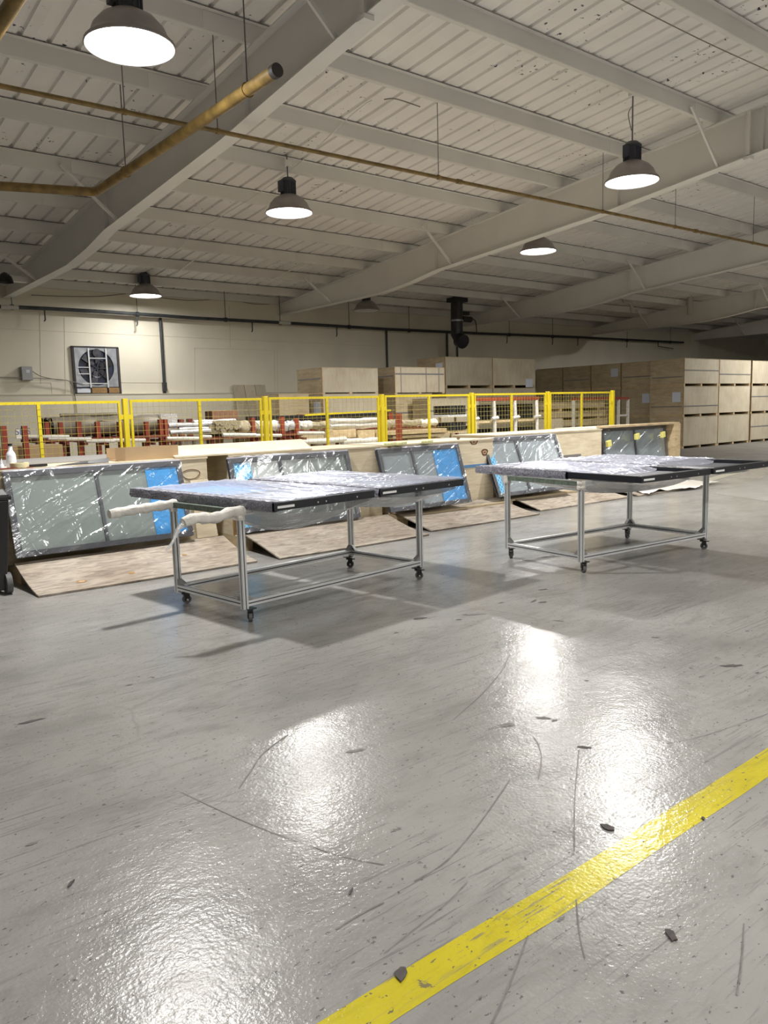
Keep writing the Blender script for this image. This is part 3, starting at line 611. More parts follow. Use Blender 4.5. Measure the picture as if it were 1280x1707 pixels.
for k in range(3):
    x0 = a.x+(b.x-a.x)*k/3; x1 = a.x+(b.x-a.x)*(k+1)/3-.02
    P = [(x0, 20.55, 0), (x1, 20.55, 0), (x1, WY-.12, a.z), (x0, WY-.12, a.z)]
    tag(MB().prism(P, (0, -.03, 0)).build('leaning_board', 'ply_v'), ('left', 'middle', 'right')[k]+' one of three pale boards leaning on the back wall', 'board', 'boards leaning on the back wall')

# ================================================================== CRATES
def crate(x0, x1, y0, y1, z0, z1, lab, group, front='ply_v', side='ply_h', fstrap=None, sstrap=None, paper=None, battens=False, skid=.09, cat='crate'):
    r = root('wooden_crate', ((x0+x1)/2, (y0+y1)/2, z0), lab, cat, group); zb = z0+skid; t = .018; z1 = z1-.012
    MB().box(x0, x1, y0, y0+t, zb, z1).build('front_panel', front, r); MB().box(x0, x0+t, y0+t+.002, y1, zb, z1).build('side_panel', side, r)
    MB().box(x1-t, x1, y0+t+.002, y1, zb, z1).build('side_panel', side, r); MB().box(x0+t, x1-t, y1-t, y1, zb, z1).build('back_panel', side, r)
    MB().box(x0-.008, x1+.008, y0-.008, y1+.008, z1, z1+.012).build('lid', 'ply_h', r); MB().box(x0+t, x1-t, y0+t, y1-t, zb, zb+.02).build('base_board', side, r)
    w_ = x1-x0
    for f in (0, .5, 1):
        xs = x0+f*(w_-.09); MB().box(xs, xs+.09, y0+.01, y1-.01, z0, zb).build('skid', 'wood', r)
    for z in (fstrap or []): MB().box(x0+.02, x1-.03, y0-.006, y0, z0+(z1-z0)*z-.02, z0+(z1-z0)*z+.02).build('strap', 'strap', r)
    for z in (sstrap or []): MB().box(x0-.006, x0, y0+.06, y1-.06, z0+(z1-z0)*z-.018, z0+(z1-z0)*z+.018).build('strap', 'strap', r)
    if battens:
        for f in (.12, .62, .88): MB().box(x0+w_*f-.012, x0+w_*f+.012, y0-.005, y0, zb, z1).build('batten', 'strap', r)
    if paper == 'f': MB().box(x1-.50, x1-.14, y0-.008, y0-.001, z0+.02, z0+.30).build('paper_label', 'paper', r)
    elif paper == 's': MB().box(x0-.008, x0-.001, y0+.12, y0+.42, z0+(z1-z0)*.5, z0+(z1-z0)*.82).build('paper_label', 'paper', r)
    # corner edge strips
    MB().box(x0-.006, x0+.012, y0-.006, y0+.012, zb, z1).build('corner_strip', 'edge', r)
    return r
G = 'plywood crates of the big right hand stack'
lev = [(0.0, 1.085), (1.085, 2.125), (2.125, 3.065)]; lev_name = ('bottom', 'middle', 'top')
fx = [24.9, 27.22, 29.63, 32.0]
colname = ('corner column', 'second column right of the corner', 'third column right of the corner', 'column at the right picture edge')
fs_ = [[None, [.35], [.58]], [None, None, [.45]], [[.55], [.62], None], [None, [.4], [.5]]]
for i in range(4):
    for k, (z0, z1) in enumerate(lev):
        jx = random.uniform(-.012, .012)
        crate(fx[i]+jx, fx[i]+2.29+jx, 14.55, 15.84, z0, z1, f'{lev_name[k]} crate in the {colname[i]}, right hand stack', G, fstrap=fs_[i][k], sstrap=([.35] if i == 0 and k else None), paper='s' if i == 0 and k < 2 else None)
side = ('first', 'second', 'third', 'fourth', 'fifth')
for j in range(4):
    for k, (z0, z1) in enumerate(lev):
        ya = 15.87+1.33*j
        crate(25.12+random.uniform(-.012, .012), 27.3, ya, ya+1.29, z0, z1, f'{lev_name[k]} crate, {side[j]} behind the corner column, right hand stack', G, side='ply_h', sstrap=[.45] if (j+k) % 2 == 0 else None, paper='s' if (j, k) in ((0, 1), (1, 2)) else None)
# left group, nearer the wall
G = 'plywood crates standing behind the yellow fence'
Yc = 16.5
def X_(u, y, v=640): return onY(u, v, y).x
def Z_(u, v, y): return onY(u, v, y).z
cx0, cx1 = X_(537, Yc), X_(630, Yc); zt_ = Z_(580, 613, Yc); zm = Z_(580, 656, Yc)
crate(cx0, cx1, Yc, Yc+1.15, zm, zt_, 'upper crate of the left stack, with a smooth pale front', G, skid=.03, sstrap=[.6])
crate(cx0, cx1, Yc, Yc+1.15, zm-1.02, zm, 'middle crate of the left stack, half behind the fence mesh', G, paper='s'); crate(cx0, cx1, Yc, Yc+1.15, 0, zm-1.02, 'bottom crate of the left stack behind the racks', G)
x0 = X_(463, Yc+.3); crate(x0, cx0-.22, Yc+.3, Yc+1.4, 1.0, zm+.02, 'dull low crate left of the left crate stack, seen through the mesh', G, front='ply_h'); crate(x0, cx0-.22, Yc+.3, Yc+1.4, 0, 1.0, 'bottom crate under the dull low crate left of the left stack', G, front='ply_h')
dx0, dx1 = X_(658, Yc), X_(741, Yc); zt_ = Z_(700, 612, Yc); zm = Z_(700, 656, Yc)
crate(dx0, dx1, Yc, Yc+1.2, zm, zt_, 'upper crate with dark straps and battens, second stack from the left', G, skid=.03, fstrap=[.75], sstrap=[.68], battens=True)
crate(dx0, dx1-.5, Yc, Yc+1.2, zm-1.02, zm, 'middle crate of the second stack, brown front behind the mesh', G, front='ply_h', fstrap=[.5]); crate(dx0, dx1-.5, Yc, Yc+1.2, 0, zm-1.02, 'bottom crate of the second stack', G, front='ply_h')
Ye = 15.9; ex0, ex1 = X_(703, Ye), X_(785, Ye); ze = Z_(740, 664, Ye)
crate(ex0, ex1, Ye-.3, Ye+.4, 1.02, ze, 'pale crate with one grey strap in front of the tall double stack', G, fstrap=[.62]); crate(ex0, ex1, Ye-.3, Ye+.4, 0, 1.02, 'bottom crate under the pale strapped crate', G)
Yd = 17.85; a0, a1, a2 = X_(742, Yd, 620), X_(821, Yd, 620), X_(892, Yd, 620); zt_ = Z_(800, 596, Yd); zm = Z_(800, 647, Yd)
for q, (xa, xb) in enumerate(((a0, a1-.02), (a1, a2))):
    nm = ('left', 'right')[q]
    crate(xa, xb, Yd, Yd+1.3, zm, zt_, f'top crate on the {nm} side of the tall double stack', G, front='ply_v', paper='f' if q else 's')
    crate(xa, xb, Yd, Yd+1.3, zm-1.13, zm, f'middle crate on the {nm} side of the tall double stack', G); crate(xa, xb, Yd, Yd+1.3, 0, zm-1.13, f'bottom crate on the {nm} side of the tall double stack', G)

# ================================================================== YELLOW MESH FENCE
PX = [3.93, 6.06, 8.29, 10.41, 12.57, 14.75]; FY = 10.3
PXL = [1.75]+PX
def ftop(x): return 1.825+(x-3.9)*.004
ordn = ('leftmost', 'second', 'third', 'fourth', 'fifth', 'rightmost')
for i, x in enumerate(PX):
    r = root('fence_post', (x, FY, 0), f'{ordn[i]} yellow steel post of the mesh fence', 'post', 'yellow fence posts'); h = ftop(x)+.02
    MB().box(x-.033, x+.033, FY-.033, FY+.033, .008, h).build('post_tube', 'yellow', r, bevel=.004); MB().box(x-.09, x+.09, FY-.09, FY+.09, 0, .008).build('foot_plate', 'yellow', r)
    for s in (-1, 1):
        if s > 0 and i == 5: continue
        for z in (h-.24, .45): MB().box(min(x+s*.033, x+s*.066), max(x+s*.033, x+s*.066), FY-.014, FY+.014, z-.03, z+.03).build('clip', 'yellow', r)
for i in range(6):
    xa, xb = PXL[i]+.066, PXL[i+1]-.066; za, zb = ftop(xa), ftop(xb); zt_ = (za+zb)/2; b0 = .12
    r = root('mesh_fence', ((xa+xb)/2, FY, b0), f'{ordn[i]} yellow framed wire mesh section of the fence', 'fence', 'yellow mesh fence sections')
    for nm, bx in (('top_rail', (xa, xb, zt_-.035, zt_)), ('bottom_rail', (xa, xb, b0, b0+.035)), ('side_rail', (xa, xa+.03, b0+.035, zt_-.035)), ('side_rail', (xb-.03, xb, b0+.035, zt_-.035)), ('centre_bar', ((xa+xb)/2-.02, (xa+xb)/2+.02, b0+.035, zt_-.035))):
        MB().box(bx[0], bx[1], FY-.015, FY+.015, bx[2], bx[3]).build(nm, 'yellow', r)
    m_ = MB(); n = 25
    for k in range(1, n):
        x = xa+(xb-xa)*k/n; m_.tube([(x, FY-.018, b0+.03), (x, FY-.018, zt_-.02)], .0021, 4, False)
    z = zt_-.035-.06
    while z > b0+.04:
        m_.tube([(xa+.02, FY-.0225, z), (xb-.02, FY-.0225, z)], .0021, 4, False); z -= .079
    tag(m_.build('wire_mesh', 'wire', r), kind='stuff')

# ================================================================== RACKS BEHIND THE FENCE
RY = 13.0
def rack(us, vtops, y, lab, depth=.9, arm_v=None, mt='red', w_=.062, front_v=None):
    """row of cantilever uprights with foot and arms"""
    xs = [X_(u, y, 720) for u in us]
    r = root('cantilever_rack', (sum(xs)/len(xs), y, 0), lab, 'rack', 'red cantilever racks')
    for x, u, v in zip(xs, us, vtops):
        z = Z_(u, v, y); MB().box(x-w_/2, x+w_/2, y-.05, y+.05, .08, z).build('upright', mt, r)
        MB().box(x-.05, x+.05, y-.12, y+depth, 0, .08).build('foot', mt, r)
        if arm_v:
            za = Z_(u, arm_v, y); MB().box(x-.03, x+.03, y+.05, y+depth-.05, za-.08, za-.03).build('arm', 'dred', r)
        if front_v:
            za = Z_(u, front_v, y-.25); MB().box(x-.02, x+.02, y-.33, y-.05, za-.04, za).build('front_arm', 'dred', r)
    if len(xs) > 1: MB().box(min(xs), max(xs), y+.0, y+.04, .3, .38).build('brace_rail', mt, r)
    return r
rack((6, 41), (710, 710), 11.6, 'short red rack with two uprights at the left picture edge, behind the mesh')
rack((78, 101, 132, 163, 200, 244), (704, 704, 703, 703, 703, 703), RY, 'red rack carrying the long olive grey bundle', arm_v=729, front_v=738)
rack((268, 276), (699, 699), RY, 'pair of red rack uprights between the olive and the silver bundle', w_=.06, front_v=735)
rack((421, 470, 494), (696, 695, 697), RY, 'red rack uprights right of the second fence post', arm_v=724, w_=.07, front_v=730)
rack((289, 302, 317), (699, 699, 698), 15.2, 'dark red rack tops peeping over the silver bundle', mt='dred', w_=.1)
rack((501, 543, 594, 650), (691, 690, 692, 688), 14.6, 'dark red rack uprights behind the white rolls', arm_v=703, mt='red', w_=.12)
rack((665,), (689,), 12.4, 'single thin red upright right of the third fence post', w_=.09)
# small drawing of shelves: load beams
for (u0_, u1_, v, y, lab) in ((60, 275, 729, RY-.07, 'dark red shelf beam under the olive grey bundle'), (270, 505, 727, RY-.07, 'dark red shelf beam under the silver bundle'), (495, 770, 714, RY+.3, 'brown shelf beam under the white rolls')):
    x0, x1 = X_(u0_, y, v), X_(u1_, y, v); z = Z_((u0_+u1_)/2, v, y)
    r = root('shelf_beam', ((x0+x1)/2, y, 0), lab, 'shelf'); MB().box(x0, x1, y, y+.9, z-.05, z).build('shelf_deck', 'dred', r)
    for f in (.02, .34, .66, .98):
        xx = x0+(x1-x0)*f; MB().box(xx-.03, xx+.03, y+.05, y+.11, 0, z-.05).build('shelf_leg', 'dred', r); MB().box(xx-.03, xx+.03, y+.8, y+.86, 0, z-.05).build('shelf_leg', 'dred', r)
# long tubes
def longroll(u0_, u1_, v0_, v1_, y, mt, name, lab, cat, n=14, group=None, wob=.12):
    a = onY(u0_, (v0_+v1_)/2, y); b = onY(u1_, (v0_+v1_)/2, y); zt2 = Z_((u0_+u1_)/2, v0_, y); zb2 = Z_((u0_+u1_)/2, v1_, y); rr2 = (zt2-zb2)/2; zc = (zt2+zb2)/2
    k = 10; pts = [(a.x+(b.x-a.x)*i/k, y+rr2*.3*math.sin(i*1.3), zc+rr2*.12*math.sin(i*.9)) for i in range(k+1)]
    return tag(MB().tube(pts, [rr2*(1+.08*math.sin(i*2.1)) for i in range(k+1)], n, True, wob).build(name, mt, None, True), lab, cat, group)
a = onY(76, 700, RY+.5); b = onY(262, 700, RY+.5); z0 = Z_(170, 727, RY+.5); z1 = Z_(170, 699, RY+.5)
r = root('wrapped_bundle', ((a.x+b.x)/2, RY+.5, z0), 'long olive grey plastic wrapped bundle on the red rack', 'bundle')
for k in range(3):
    m_ = MB(); x_a, x_b = a.x, b.x
    def f(s, t, k=k): 
        an = 2*math.pi*t; rr_ = .165+.014*math.sin(9*s+3*k)+.010*math.sin(23*s+5*t)
        return Vector((x_a+(x_b-x_a)*s, RY+.25+.24*k+rr_*math.cos(an), z0+.17+rr_*math.sin(an)*.98))
    m_.grid(f, 40, 12).build('wrapped_roll', 'olive', r, True)
m_ = MB(); 
m_.grid(lambda s, t: Vector((x_a+(x_b-x_a)*(s*1.02-.01), RY+.12+.7*t, z1+.02+.05*math.sin(3.1*s)+.03*noise.noise(Vector((s*9, t*3, 0)))-.10*(abs(t-.5)*2)**3)), 50, 10).build('plastic_cover', 'olive', r, True)
m_ = MB().box(b.x-.1, b.x+.2, RY+.1, RY+.7, z0+.02, z1+.06); m_.build('plastic_end', 'film_m', r)
longroll(100, 195, 688.5, 694, RY+.3, 'olive', 'board_bundle', 'thin olive board lying tilted on top of the olive grey bundle', 'board')
for i, (u0_, u1_, v, t_) in enumerate(((28, 115, 728, 4), (80, 115, 731, 4), (110, 152, 732, 5), (143, 190, 735, 5.5), (188, 242, 734, 4.5), (278, 332, 731, 5.5), (333, 352, 728, 4), (371, 426, 725, 6), (424, 470, 726, 5), (497, 541, 722, 6))):
    a = onY(u0_, v, RY-.25); b = onY(u1_, v, RY-.25); rr_ = .018+t_*.0028
    if u0_ > 400: b.x -= .02
    o = MB().tube([a, b], rr_, 10).build('white_tube', 'roll_w', None, True); tag(o, f'thin white tube lying in front of the racks, {("first","second","third","fourth","fifth","sixth","seventh","eighth","ninth","tenth")[i]} from the left', 'tube', 'white tubes on the rack arms')
# silver and white wrapped lengths
Gs = 'silver wrapped lengths on the rack'
for i, (u0_, u1_, v0_, v1_) in enumerate(((322, 392, 699, 706), (280, 360, 704, 712), (298, 400, 711, 717), (283, 350, 716, 723))):
    longroll(u0_, u1_, v0_, v1_, RY+.1-.05*i, 'silver', 'silver_bundle', ('topmost', 'second highest', 'third highest', 'lowest')[i]+' silver wrapped length behind the second fence panel', 'bundle', group=Gs)
i = 0
for row, (v, n, u_s) in enumerate(((705, 6, 362), (712, 6, 356), (719, 5, 356))):
    for k in range(n):
        c_ = onY(u_s+k*7.4, v, RY-.1); yy = RY-.1+random.uniform(-.05, .05)
        o = MB().tube([(c_.x, yy, c_.z), (c_.x+.02, yy+.8, c_.z+.01)], .045+random.random()*.006, 9, True, .25).build('fabric_roll', 'roll', None, True)
        tag(o, f'rolled olive fabric end, {("top","middle","bottom")[row]} row, {("first","second","third","fourth","fifth","sixth")[k]} from the left', 'roll', 'olive fabric rolls stacked in the rack')
for i, (u0_, u1_, v0_, v1_, mt, lab) in enumerate(((396, 420, 702, 722, 'roll', 'crumpled olive bundle beside the fabric rolls'), (425, 458, 702, 720, 'roll_w', 'white wrapped parcel right of the second fence post'), (458, 492, 702, 721, 'silver', 'silver foil wrapped parcel between two red uprights'),
                                  (498, 516, 702, 716, 'roll_w', 'short white roll left of the third panel bar'), (516, 543, 703, 715, 'roll', 'yellowish fabric roll on the brown shelf'), (549, 632, 697, 706, 'roll_w', 'upper long white roll behind the third panel'), (549, 640, 705, 715, 'roll_w', 'lower long white roll behind the third panel'),
                                  (636, 660, 700, 714, 'roll', 'olive roll right of the third fence post'), (668, 700, 700, 711, 'roll', 'mottled roll behind the fourth panel, left part'), (692, 725, 699, 711, 'roll_w', 'white roll end behind the fourth panel'))):
    longroll(u0_, u1_, v0_, v1_, RY+.1, mt, 'fabric_bundle', lab, 'roll', wob=.3)
def slab(u0_, u1_, v0_, v1_, y, d, mt, name, lab, cat, group=None, ground=False):
    a = onY(u0_, v1_, y); b = onY(u1_, v1_, y); z1 = Z_((u0_+u1_)/2, v0_, y)
    return tag(MB().box(a.x, b.x, y, y+d, 0 if ground else (a.z+b.z)/2, z1).build(name, mt, None, bevel=.006), lab, cat, group)
slab(0, 107, 743, 775, 11.9, .6, 'card', 'cardboard_box', 'wide brown cardboard box behind the fence at the left edge', 'box', None, True)
slab(27, 45, 716, 731, 12.2, .03, 'board_w', 'white_sign', 'small white sign board with large blue letters behind the mesh', 'sign')
slab(354, 397, 684, 701, 13.7, .3, 'brown', 'brown_box', 'dark brown box standing on the silver bundle', 'box')
slab(414, 646, 691, 700, 14.2, .12, 'black', 'black_profile', 'long black profile lying behind the rack uprights', 'profile')
bp_ = [o for o in bpy.data.objects if o.name.startswith('black_profile')][0]
for u in (420, 470, 520, 570, 640):
    xx = X_(u, 14.25, 700); MB().box(xx-.03, xx+.03, 14.24, 14.3, 0, WL[bp_].z).build('support_leg', 'dred', bp_)
slab(354, 373, 724, 741, RY+.1, .3, 'brown', 'brown_box', 'small brown box under the fabric rolls', 'box'); slab(401, 418, 723, 739, RY+.1, .3, 'roll', 'grey_box', 'grey box under the silver shelf', 'box')
slab(303, 321, 734, 746, RY+.1, .3, 'board_w', 'white_box', 'small white box low behind the second panel', 'box'); slab(326, 345, 731, 744, RY+.1, .3, 'board_w', 'white_box', 'larger white box low behind the second panel bar', 'box')
for i, (u0_, u1_, v0_, v1_, mt) in enumerate(((498, 540, 724, 733, 'ply_h'), (556, 594, 716, 730, 'wood'), (598, 625, 717, 730, 'wood'), (628, 646, 716, 728, 'wood'), (545, 556, 716, 731, 'wood'))):
    slab(u0_, u1_, v0_, v1_, RY, .3, mt, 'wood_block', f'small timber block on the lower shelf, {("first","third","fourth","fifth","second")[i]} from the left', 'block', 'timber blocks on the lower shelf')
longroll(500, 575, 730, 740, RY-.1, 'roll_w', 'white_sack', 'white wrapped length low behind the third panel, left part', 'roll'); longroll(570, 640, 730, 741, RY-.1, 'roll_w', 'white_sack', 'white wrapped length low behind the third panel, right part', 'roll')
for i, (u0_, u1_, v0_, v1_) in enumerate(((650, 745, 716, 723), (655, 750, 724, 729), (680, 735, 730, 736))):
    slab(u0_, u1_, v0_, v1_, RY-.2+.05*i, .5, ('wood', 'ply_h', 'wood')[i], 'timber_board', ('upper', 'middle', 'lower')[i]+' long board lying low behind the fourth panel', 'board')
a = onY(508, 692, 12.6); b = onY(651, 684, 12.6); tag(MB().beam(a, b, .03, .035).build('yellow_bar', 'yellow'), 'thin yellow bar lying slanted behind the third fence panel', 'bar')
a = Vector((X_(130, 17.0, 750), 17.0, .1)); tag(MB().tube(curve_pts([a+Vector((0, 0, -.05)), a+Vector((.1, 0, .12)), a+Vector((.35, 0, .03)), a+Vector((.5, .05, -.05))]), [.05]*25, 8, True, .5).build('dark_sack', 'duct', None, True), 'small dark heap behind the first mesh panel', 'sack')
# plinth behind the crates that the racks stand behind: grey top board seen above the first crate
# letters on the white sign
def text(s, loc, size, rot, mt, parent):
    cu = bpy.data.curves.new('letters', 'FONT'); cu.body = s; cu.size = size; cu.extrude = .001; cu.align_x = 'CENTER'; cu.align_y = 'CENTER'
    o = bpy.data.objects.new('letters', cu); C.objects.link(o); o.location = Vector(loc)-(WL[parent] if parent else Vector((0, 0, 0))); o.rotation_euler = rot; cu.materials.append(M[mt]); o.parent = parent
    bpy.context.view_layer.update(); me = bpy.data.meshes.new_from_object(o.evaluated_get(bpy.context.evaluated_depsgraph_get()))
    n = bpy.data.objects.new('lettering', me); C.objects.link(n); n.parent = parent; n.location = o.location.copy(); n.rotation_euler = rot; bpy.data.objects.remove(o); return n
sg = [o for o in bpy.data.objects if o.name.startswith('white_sign')][0]; c_ = onY(36, 722, 12.19); text('SDS', (c_.x+.02, 12.19, c_.z+.02), .13, (math.pi/2, 0, 0), 'ink', sg)

# red beam rack with white wrapped posts and black slotted panels
qy = 13.4
x0, x1 = X_(787, qy, 680), X_(897, qy, 680); zr = Z_(840, 662, qy)
r = root('panel_rack', ((x0+x1)/2, qy, 0), 'rack with a red top beam and white wrapped posts behind the fifth fence panel', 'rack')
MB().box(x0, x1, qy-.04, qy+.04, zr-.085, zr).build('top_beam', 'red', r)
for u in (822, 857, 893, 789):
    xx = X_(u, qy, 670); MB().tube([(xx, qy-.02, zr-.09), (xx+.03, qy-.02, 1.3), (xx+.02, qy-.02, .95), (xx+.08, qy-.02, .5), (xx+.08, qy, 0)], .045, 8, True, .3).build('wrapped_post', 'foam', r, True)
    MB().tube([(xx-.1, qy-.05, zr-.52), (xx+.12, qy-.05, zr-.5)], .04, 8, True, .4).build('wrap_knot', 'foam', r, True)
for z in (zr-.58, zr-1.15): MB().box(x0, x1, qy+.02, qy+.5, z-.04, z+.02).build('shelf_board', 'wood', r)
MB().box(x0, x1, qy+.42, qy+.5, 0, .1).build('foot_rail', 'wood', r)
for i in range(3):
    for j in range(2):
        xa = x0+.08+(x1-x0-.1)*i/3; xb = x0+(x1-x0-.1)*(i+1)/3-.02; z0 = (zr-.56, zr-1.13)[j]; h = .38
        rr = root('slotted_panel', ((xa+xb)/2, qy+.25, z0), f'black slotted panel, {("upper","lower")[j]} row, {("left","middle","right")[i]} bay of the red topped rack', 'panel', 'black slotted panels')
        MB().box(xa, xb, qy+.1, qy+.12, z0, z0+h).build('panel_frame', 'black', rr)
        for k in range(6): MB().box(xa+(xb-xa)*(k+.15)/6, xa+(xb-xa)*(k+.75)/6, qy+.06, qy+.098, z0+.02, z0+h-.02).build('slat', 'black', rr)
qy2 = 12.9
x0, x1 = X_(748, qy2, 690), X_(776, qy2, 690)
for j, (va, vb) in enumerate(((676, 691), (704, 718))):
    z1, z0 = Z_(760, va, qy2), Z_(760, vb, qy2)
    rr = root('black_crate_goods', ((x0+x1)/2, qy2, z0), ('upper', 'lower')[j]+' stack of black ribbed parts left of the fourth fence post', 'stack', 'black ribbed parts')
    MB().box(x0, x1, qy2, qy2+.5, z0, z1).build('core', 'black', rr)
    for k in range(7): MB().box(x0+(x1-x0)*(k+.1)/7, x0+(x1-x0)*(k+.6)/7, qy2-.03, qy2, z0, z1-.02*(k % 3)).build('rib', 'pipe_dark', rr)
    MB().box(x0-.05, x1+.02, qy2-.02, qy2+.5, z0-.05, z0).build('pallet_board', 'board_w' if j == 0 else 'wood', rr)
    if j == 0:
        for xx in (x0, x1-.04): MB().box(xx, xx+.04, qy2+.3, qy2+.34, Z_(760, 704, qy2), z0-.05).build('spacer', 'wood', rr)
for s in ((x0, 'left'), (x1-.04, 'right')): tag(MB().box(s[0], s[0]+.04, qy2+.45, qy2+.5, 0, Z_(760, 718, qy2)-.05).build('support_post', 'wood'), s[1]+' timber post under the black ribbed parts', 'post')
# lumber pallets and red beam behind the last panel
qy3 = 15.0; x0, x1 = X_(924, qy3, 690), X_(1012, qy3, 690)
for k in range(6):
    z0 = .15+.27*k; tp_ = tag(MB().box(x0+.1*(k % 2), x1-.08*(k % 3), qy3, qy3+.8, z0, z0+.19).build('timber_pack', 'ply_h'), f'dark timber pack behind the rightmost mesh panel, {("lowest","second","third","fourth","fifth","highest")[k]} of its pile', 'timber', 'timber packs behind the last panel')
    for f in (.1, .5, .9): 
        xx = x0+.1+(x1-x0-.3)*f; MB().box(xx-.05, xx+.05, qy3+.02, qy3+.78, z0-.08 if k else 0, z0).build('bearer', 'wood', tp_)
x0, x1 = X_(955, 14.7, 665), X_(1047, 14.7, 665); zr = Z_(1000, 664.5, 14.7)
r = root('red_rail_frame', ((x0+x1)/2, 14.7, 0), 'low frame with a red rail and pale end ladder right of the fence end', 'frame')
MB().box(x0, x1, 14.66, 14.74, zr-.04, zr+.04).build('top_rail', 'red', r)
for xx in (x0, x1-.04): MB().box(xx, xx+.05, 14.66, 14.74, 0, zr-.04).build('post', 'roll_w', r)
xl = X_(1030, 14.7, 690)
MB().box(xl, xl+.05, 14.66, 14.74, 0, zr-.04).build('post', 'roll_w', r)
for z in (.5, .85, 1.2): MB().box(xl+.05, x1-.04, 14.68, 14.72, z, z+.06).build('rung', 'roll_w', r)
x0 = X_(916, 14.2, 720); x1 = X_(938, 14.2, 720); tag(MB().box(x0, x1, 14.2, 14.7, .0, Z_(925, 698, 14.2)).build('plywood_box', 'ply_v', None), 'small pale box low behind the rightmost mesh panel', 'box')

# ================================================================== OPEN CRATES IN A ROW WITH RAMPS AND WINDOW UNITS
CF = 8.42
crs = [(1.45, 4.135, CF, 'first', .155), (4.42, 6.72, CF-.02, 'second', .16), (6.86, 8.96, CF, 'third', .16), (9.16, 11.95, CF+.15, 'fourth', .16), (12.2, 14.62, CF+.45, 'fifth', .16)]
for i, (xa, xb, yf, nm, zb) in enumerate(crs):
    zt_ = 1.10+(.02 if i < 3 else .06); r = root('long_crate', ((xa+xb)/2, yf+.5, 0), f'{nm} long pale plywood crate from the left in the low row', 'crate', 'low plywood crates in a row'); t = .02; D = .95
    MB().box(xa, xb, yf, yf+t, zb, zt_-.02).build('front_panel', 'ply', r)
    MB().box(xa, xa+t, yf+t, yf+D, zb, zt_-.02).build('side_panel', 'ply', r); MB().box(xb-t, xb, yf+t, yf+D, zb, zt_-.02).build('side_panel', 'ply', r)
    MB().box(xa+t, xb-t, yf+D-t, yf+D, zb, zt_-.02).build('back_panel', 'ply', r); MB().box(xa-.01, xb+.01, yf-.012, yf+D+.01, zt_-.02, zt_).build('lid', 'ply', r)
    ba = 1.95 if i == 0 else xa
    MB().box(ba, xb, yf-.3, yf+D, zb-.03, zb).build('base_board', 'ply_h', r)
    for f in (0, .33, .66, 1): 
        xs = ba+f*(xb-ba-.1); MB().box(xs, xs+.1, yf-.28, yf+D, 0, zb-.03).build('skid', 'wood', r)
    MB().box(xa-.004, xa+.05, yf-.022, yf-.013, zb, zt_-.02).build('edge_batten', 'edge', r)
    if i in (0, 1, 2, 3): MB().box(xa+.3, xb-.05 if i != 3 else xb-.6, yf-.008, yf-.001, .70, .745).build('strap', 'blue_strap' if i in (0, 2) else 'strap', r)
    if i == 2:
        for (u, v, a, b) in ((790, 737, .085, .045), (808, 754, .07, .06), (764, 731, .035, .02)):
            c_ = onY(u, v, yf-.004); c_.x = min(c_.x, xb-.08)
            def ring(a, b, yy): return [Vector((c_.x+a*(1+.15*math.sin(3*t)+.06*math.sin(7*t))*math.cos(t), yy, c_.z+b*(1+.12*math.cos(2*t))*math.sin(t))) for t in [k*math.pi/10 for k in range(20)]]
            MB().add(ring(a, b, yf-.002), [tuple(range(20))]).build('knot', 'knot', r); MB().add(ring(a*.62, b*.55, yf-.003), [tuple(range(20))]).build('knot', 'knot_l', r); MB().add(ring(a*.3, b*.25, yf-.004), [tuple(range(20))]).build('knot', 'knot', r)
    if i == 0:
        c_ = onY(330, 780, yf-.004)
        pts = [Vector((3.93+.11*math.cos(t)*(1+.1*math.sin(3*t)), yf-.003, .93+.055*math.sin(t))) for t in [k*math.pi/10 for k in range(21)]]
        MB().tube(pts, .004, 5).build('knot', 'knot', r)
# tilted lids lying on top
P = [Vector(p) for p in ((3.75, CF-.0, 1.125), (5.60, CF-.02, 1.125), (6.06, 9.35, 1.21), (3.95, 9.35, 1.21))]
tag(MB().prism(P, (0, 0, .018)).build('loose_lid', 'ply'), 'stained plywood lid lying tilted on the first and second low crates', 'board')
tag(MB().prism([Vector(p) for p in ((1.5, 9.0, 1.122), (3.9, 9.0, 1.122), (4.05, 9.7, 1.145), (1.5, 9.7, 1.145))], (0, 0, .012)).build('grey_board', 'plat'), 'thin grey board on the first low crate behind the spray bottle', 'board')
# plywood stands leaning between first and second crate
tag(MB().prism([(3.9, 8.30, .2), (4.16, 8.30, .2), (4.12, 8.40, .86), (3.9, 8.40, .86)], (0, -.02, 0)).build('plywood_offcut', 'ply'), 'pale plywood offcut standing against the first low crate under the table arm', 'board')
